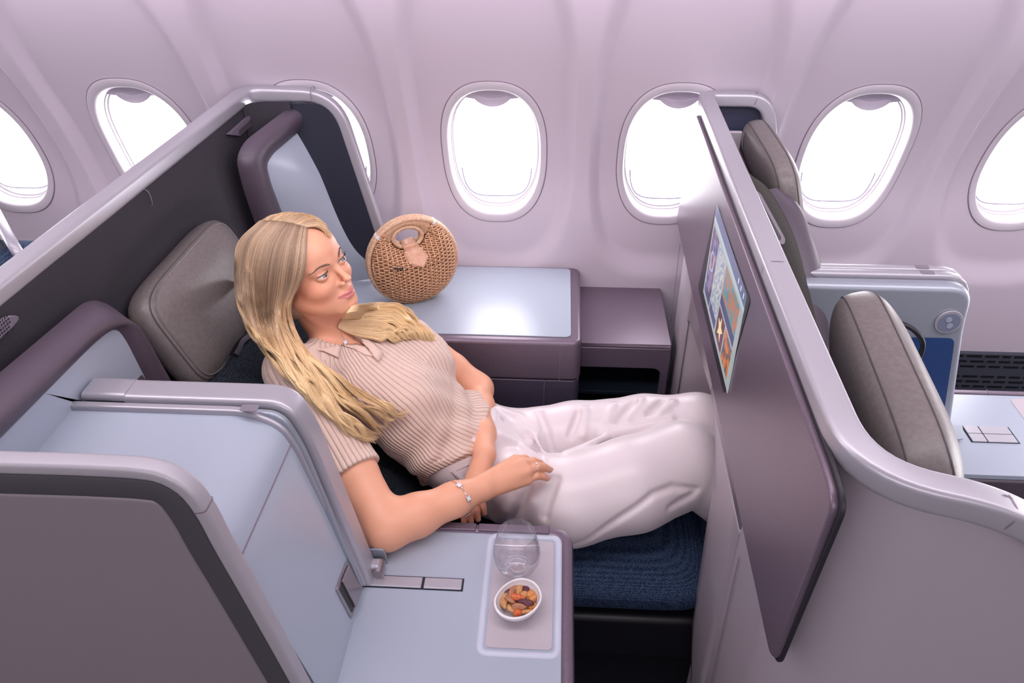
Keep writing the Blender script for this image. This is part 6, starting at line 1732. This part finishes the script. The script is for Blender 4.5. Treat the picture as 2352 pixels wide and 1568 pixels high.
def strands(name, guides, count, rad, base_tone, tip_tone, wav=1.0, thick=0.012, tailfade=True, curl=0.0, seed=3):
    rg = np.random.default_rng(seed); G = np.array(guides); ng, ns = G.shape[:2]; Vv = []; Ff = []; At = []
    tt = np.linspace(0, 1, ns); off = 0
    # clumps
    ncl = 30; cl_v = rg.random(ncl)*(ng-1); cl_ph = rg.random(ncl)*6.28; cl_t = rg.normal(0, 0.07, ncl)
    toc = CAM-G.mean((0, 1)); toc /= np.linalg.norm(toc)
    for k in range(count):
        v = rg.random()*(ng-1); c = int(np.argmin(np.abs(cl_v-v))); i = min(int(v), ng-2); f = v-i
        pull = 0.55*smoothstep(0.25, 1.0, tt); vv = v+(cl_v[c]-v)*pull; ii = np.clip(vv.astype(int), 0, ng-2); fr = (vv-ii)[:, None]
        base = G[ii, np.arange(ns)]*(1-fr)+G[ii+1, np.arange(ns)]*fr
        depth = rg.random()**1.4; lat = rg.normal(0, 1)
        T = np.gradient(base, axis=0); T /= np.linalg.norm(T, axis=1)[:, None]+1e-9
        vd = CAM-base; vd /= np.linalg.norm(vd, axis=1)[:, None]; S_ = np.cross(T, vd); S_ /= np.linalg.norm(S_, axis=1)[:, None]+1e-9
        amp = wav*smoothstep(0.32, 0.75, tt)
        w1 = np.sin(tt*19+cl_ph[c])*0.0095*amp+np.sin(tt*31+cl_ph[c]*2+lat*0.5)*0.0018*amp+lat*0.0016*(0.3+tt)
        w2 = -depth*thick*(0.35+0.65*smoothstep(0, .3, tt))+np.cos(tt*19+cl_ph[c])*0.0075*amp+0.0030*amp*np.sin(cl_ph[c]*7)
        if curl: 
            w1 = w1+curl*smoothstep(0.70, 1, tt)*np.sin((tt-0.70)*20+cl_ph[c]*0.5)*0.014
        p = base+S_*w1[:, None]+vd*w2[:, None]
        L_ = 1.0 if not tailfade else 1-0.30*rg.random()**1.6
        p = np.stack([np.interp(np.linspace(0, L_, ns), tt, p[:, a]) for a in range(3)], 1)
        r_ = rad*(0.75+0.5*rg.random())*np.interp(tt, [0, .03, .85, 1], [0.6, 1, 1, 0.15])
        for j in range(ns):
            for a in (0, 2.094, 4.189): Vv.append(p[j]+(S_[j]*math.cos(a)+vd[j]*math.sin(a))*r_[j])
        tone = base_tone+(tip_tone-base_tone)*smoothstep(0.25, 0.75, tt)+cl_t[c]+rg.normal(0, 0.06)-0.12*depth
        At.append(np.repeat(tone, 3))
        a = (off+np.arange(ns-1)*3)[:, None]+np.arange(3)[None]; b_ = (off+np.arange(ns-1)*3)[:, None]+(np.arange(3)[None]+1) % 3
        Ff.append(np.stack([a, b_, b_+3, a+3], -1).reshape(-1, 4)); off += ns*3
    return np.array(Vv), np.concatenate(Ff), np.concatenate(At)
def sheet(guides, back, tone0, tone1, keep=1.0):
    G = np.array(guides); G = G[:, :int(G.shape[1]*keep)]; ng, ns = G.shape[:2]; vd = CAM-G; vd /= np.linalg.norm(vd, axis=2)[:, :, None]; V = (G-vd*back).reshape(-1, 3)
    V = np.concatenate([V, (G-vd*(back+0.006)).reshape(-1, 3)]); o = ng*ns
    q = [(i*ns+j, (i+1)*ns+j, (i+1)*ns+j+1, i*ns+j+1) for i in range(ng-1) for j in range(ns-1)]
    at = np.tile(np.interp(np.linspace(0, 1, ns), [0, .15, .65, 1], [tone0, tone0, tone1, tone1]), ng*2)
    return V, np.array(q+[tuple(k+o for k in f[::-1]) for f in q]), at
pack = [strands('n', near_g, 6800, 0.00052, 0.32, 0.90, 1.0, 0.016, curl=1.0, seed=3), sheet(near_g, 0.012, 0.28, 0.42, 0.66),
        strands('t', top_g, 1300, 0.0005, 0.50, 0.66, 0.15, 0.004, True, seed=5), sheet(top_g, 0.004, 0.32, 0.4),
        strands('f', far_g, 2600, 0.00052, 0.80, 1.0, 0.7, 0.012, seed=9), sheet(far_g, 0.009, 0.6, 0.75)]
VV = []; QQ = []; AA = []; o_ = 0
for V, Q, A in pack: VV.append(V); QQ.append(Q+o_); AA.append(A); o_ += len(V)
# solid cap under the locks, so no scalp shows from any side
def capsdf(p):
    p = p.astype(f32); q = w2h(p); qs = q.copy(); qs[:, 1] = np.abs(q[:, 1])
    d = ell(q, (-0.016, 0, 0.034), (0.0985, 0.0780, 0.0745))
    d = smin(d, ell(q, (-0.045, 0, -0.045), (0.065, 0.075, 0.085)), 0.03)
    d = np.maximum(d*f32(HS), -(headsdf(p)-0.0012))
    face_ = (q[:, 0]-0.028-0.30*np.maximum(q[:, 2]-0.02, 0))*f32(HS); hl_ = (0.094-q[:, 2])*f32(HS)
    d = np.maximum(d, np.minimum(face_, 0.5*(face_+hl_)))
    return d
lo_, hi_ = hb0-0.03, hb1+0.03
V, Q = sculpt(capsdf, axis_lines(lo_[0]-.03, hi_[0], 0.003, []), axis_lines(lo_[1], hi_[1], 0.003, []), axis_lines(lo_[2]-.06, hi_[2], 0.003, []), newton=0)
VV.append(V); QQ.append(Q+o_); AA.append(np.full(len(V), 0.30))
fastmesh('hair', np.concatenate(VV), np.concatenate(QQ), M_HAIR, woman, {'tone': np.concatenate(AA)})
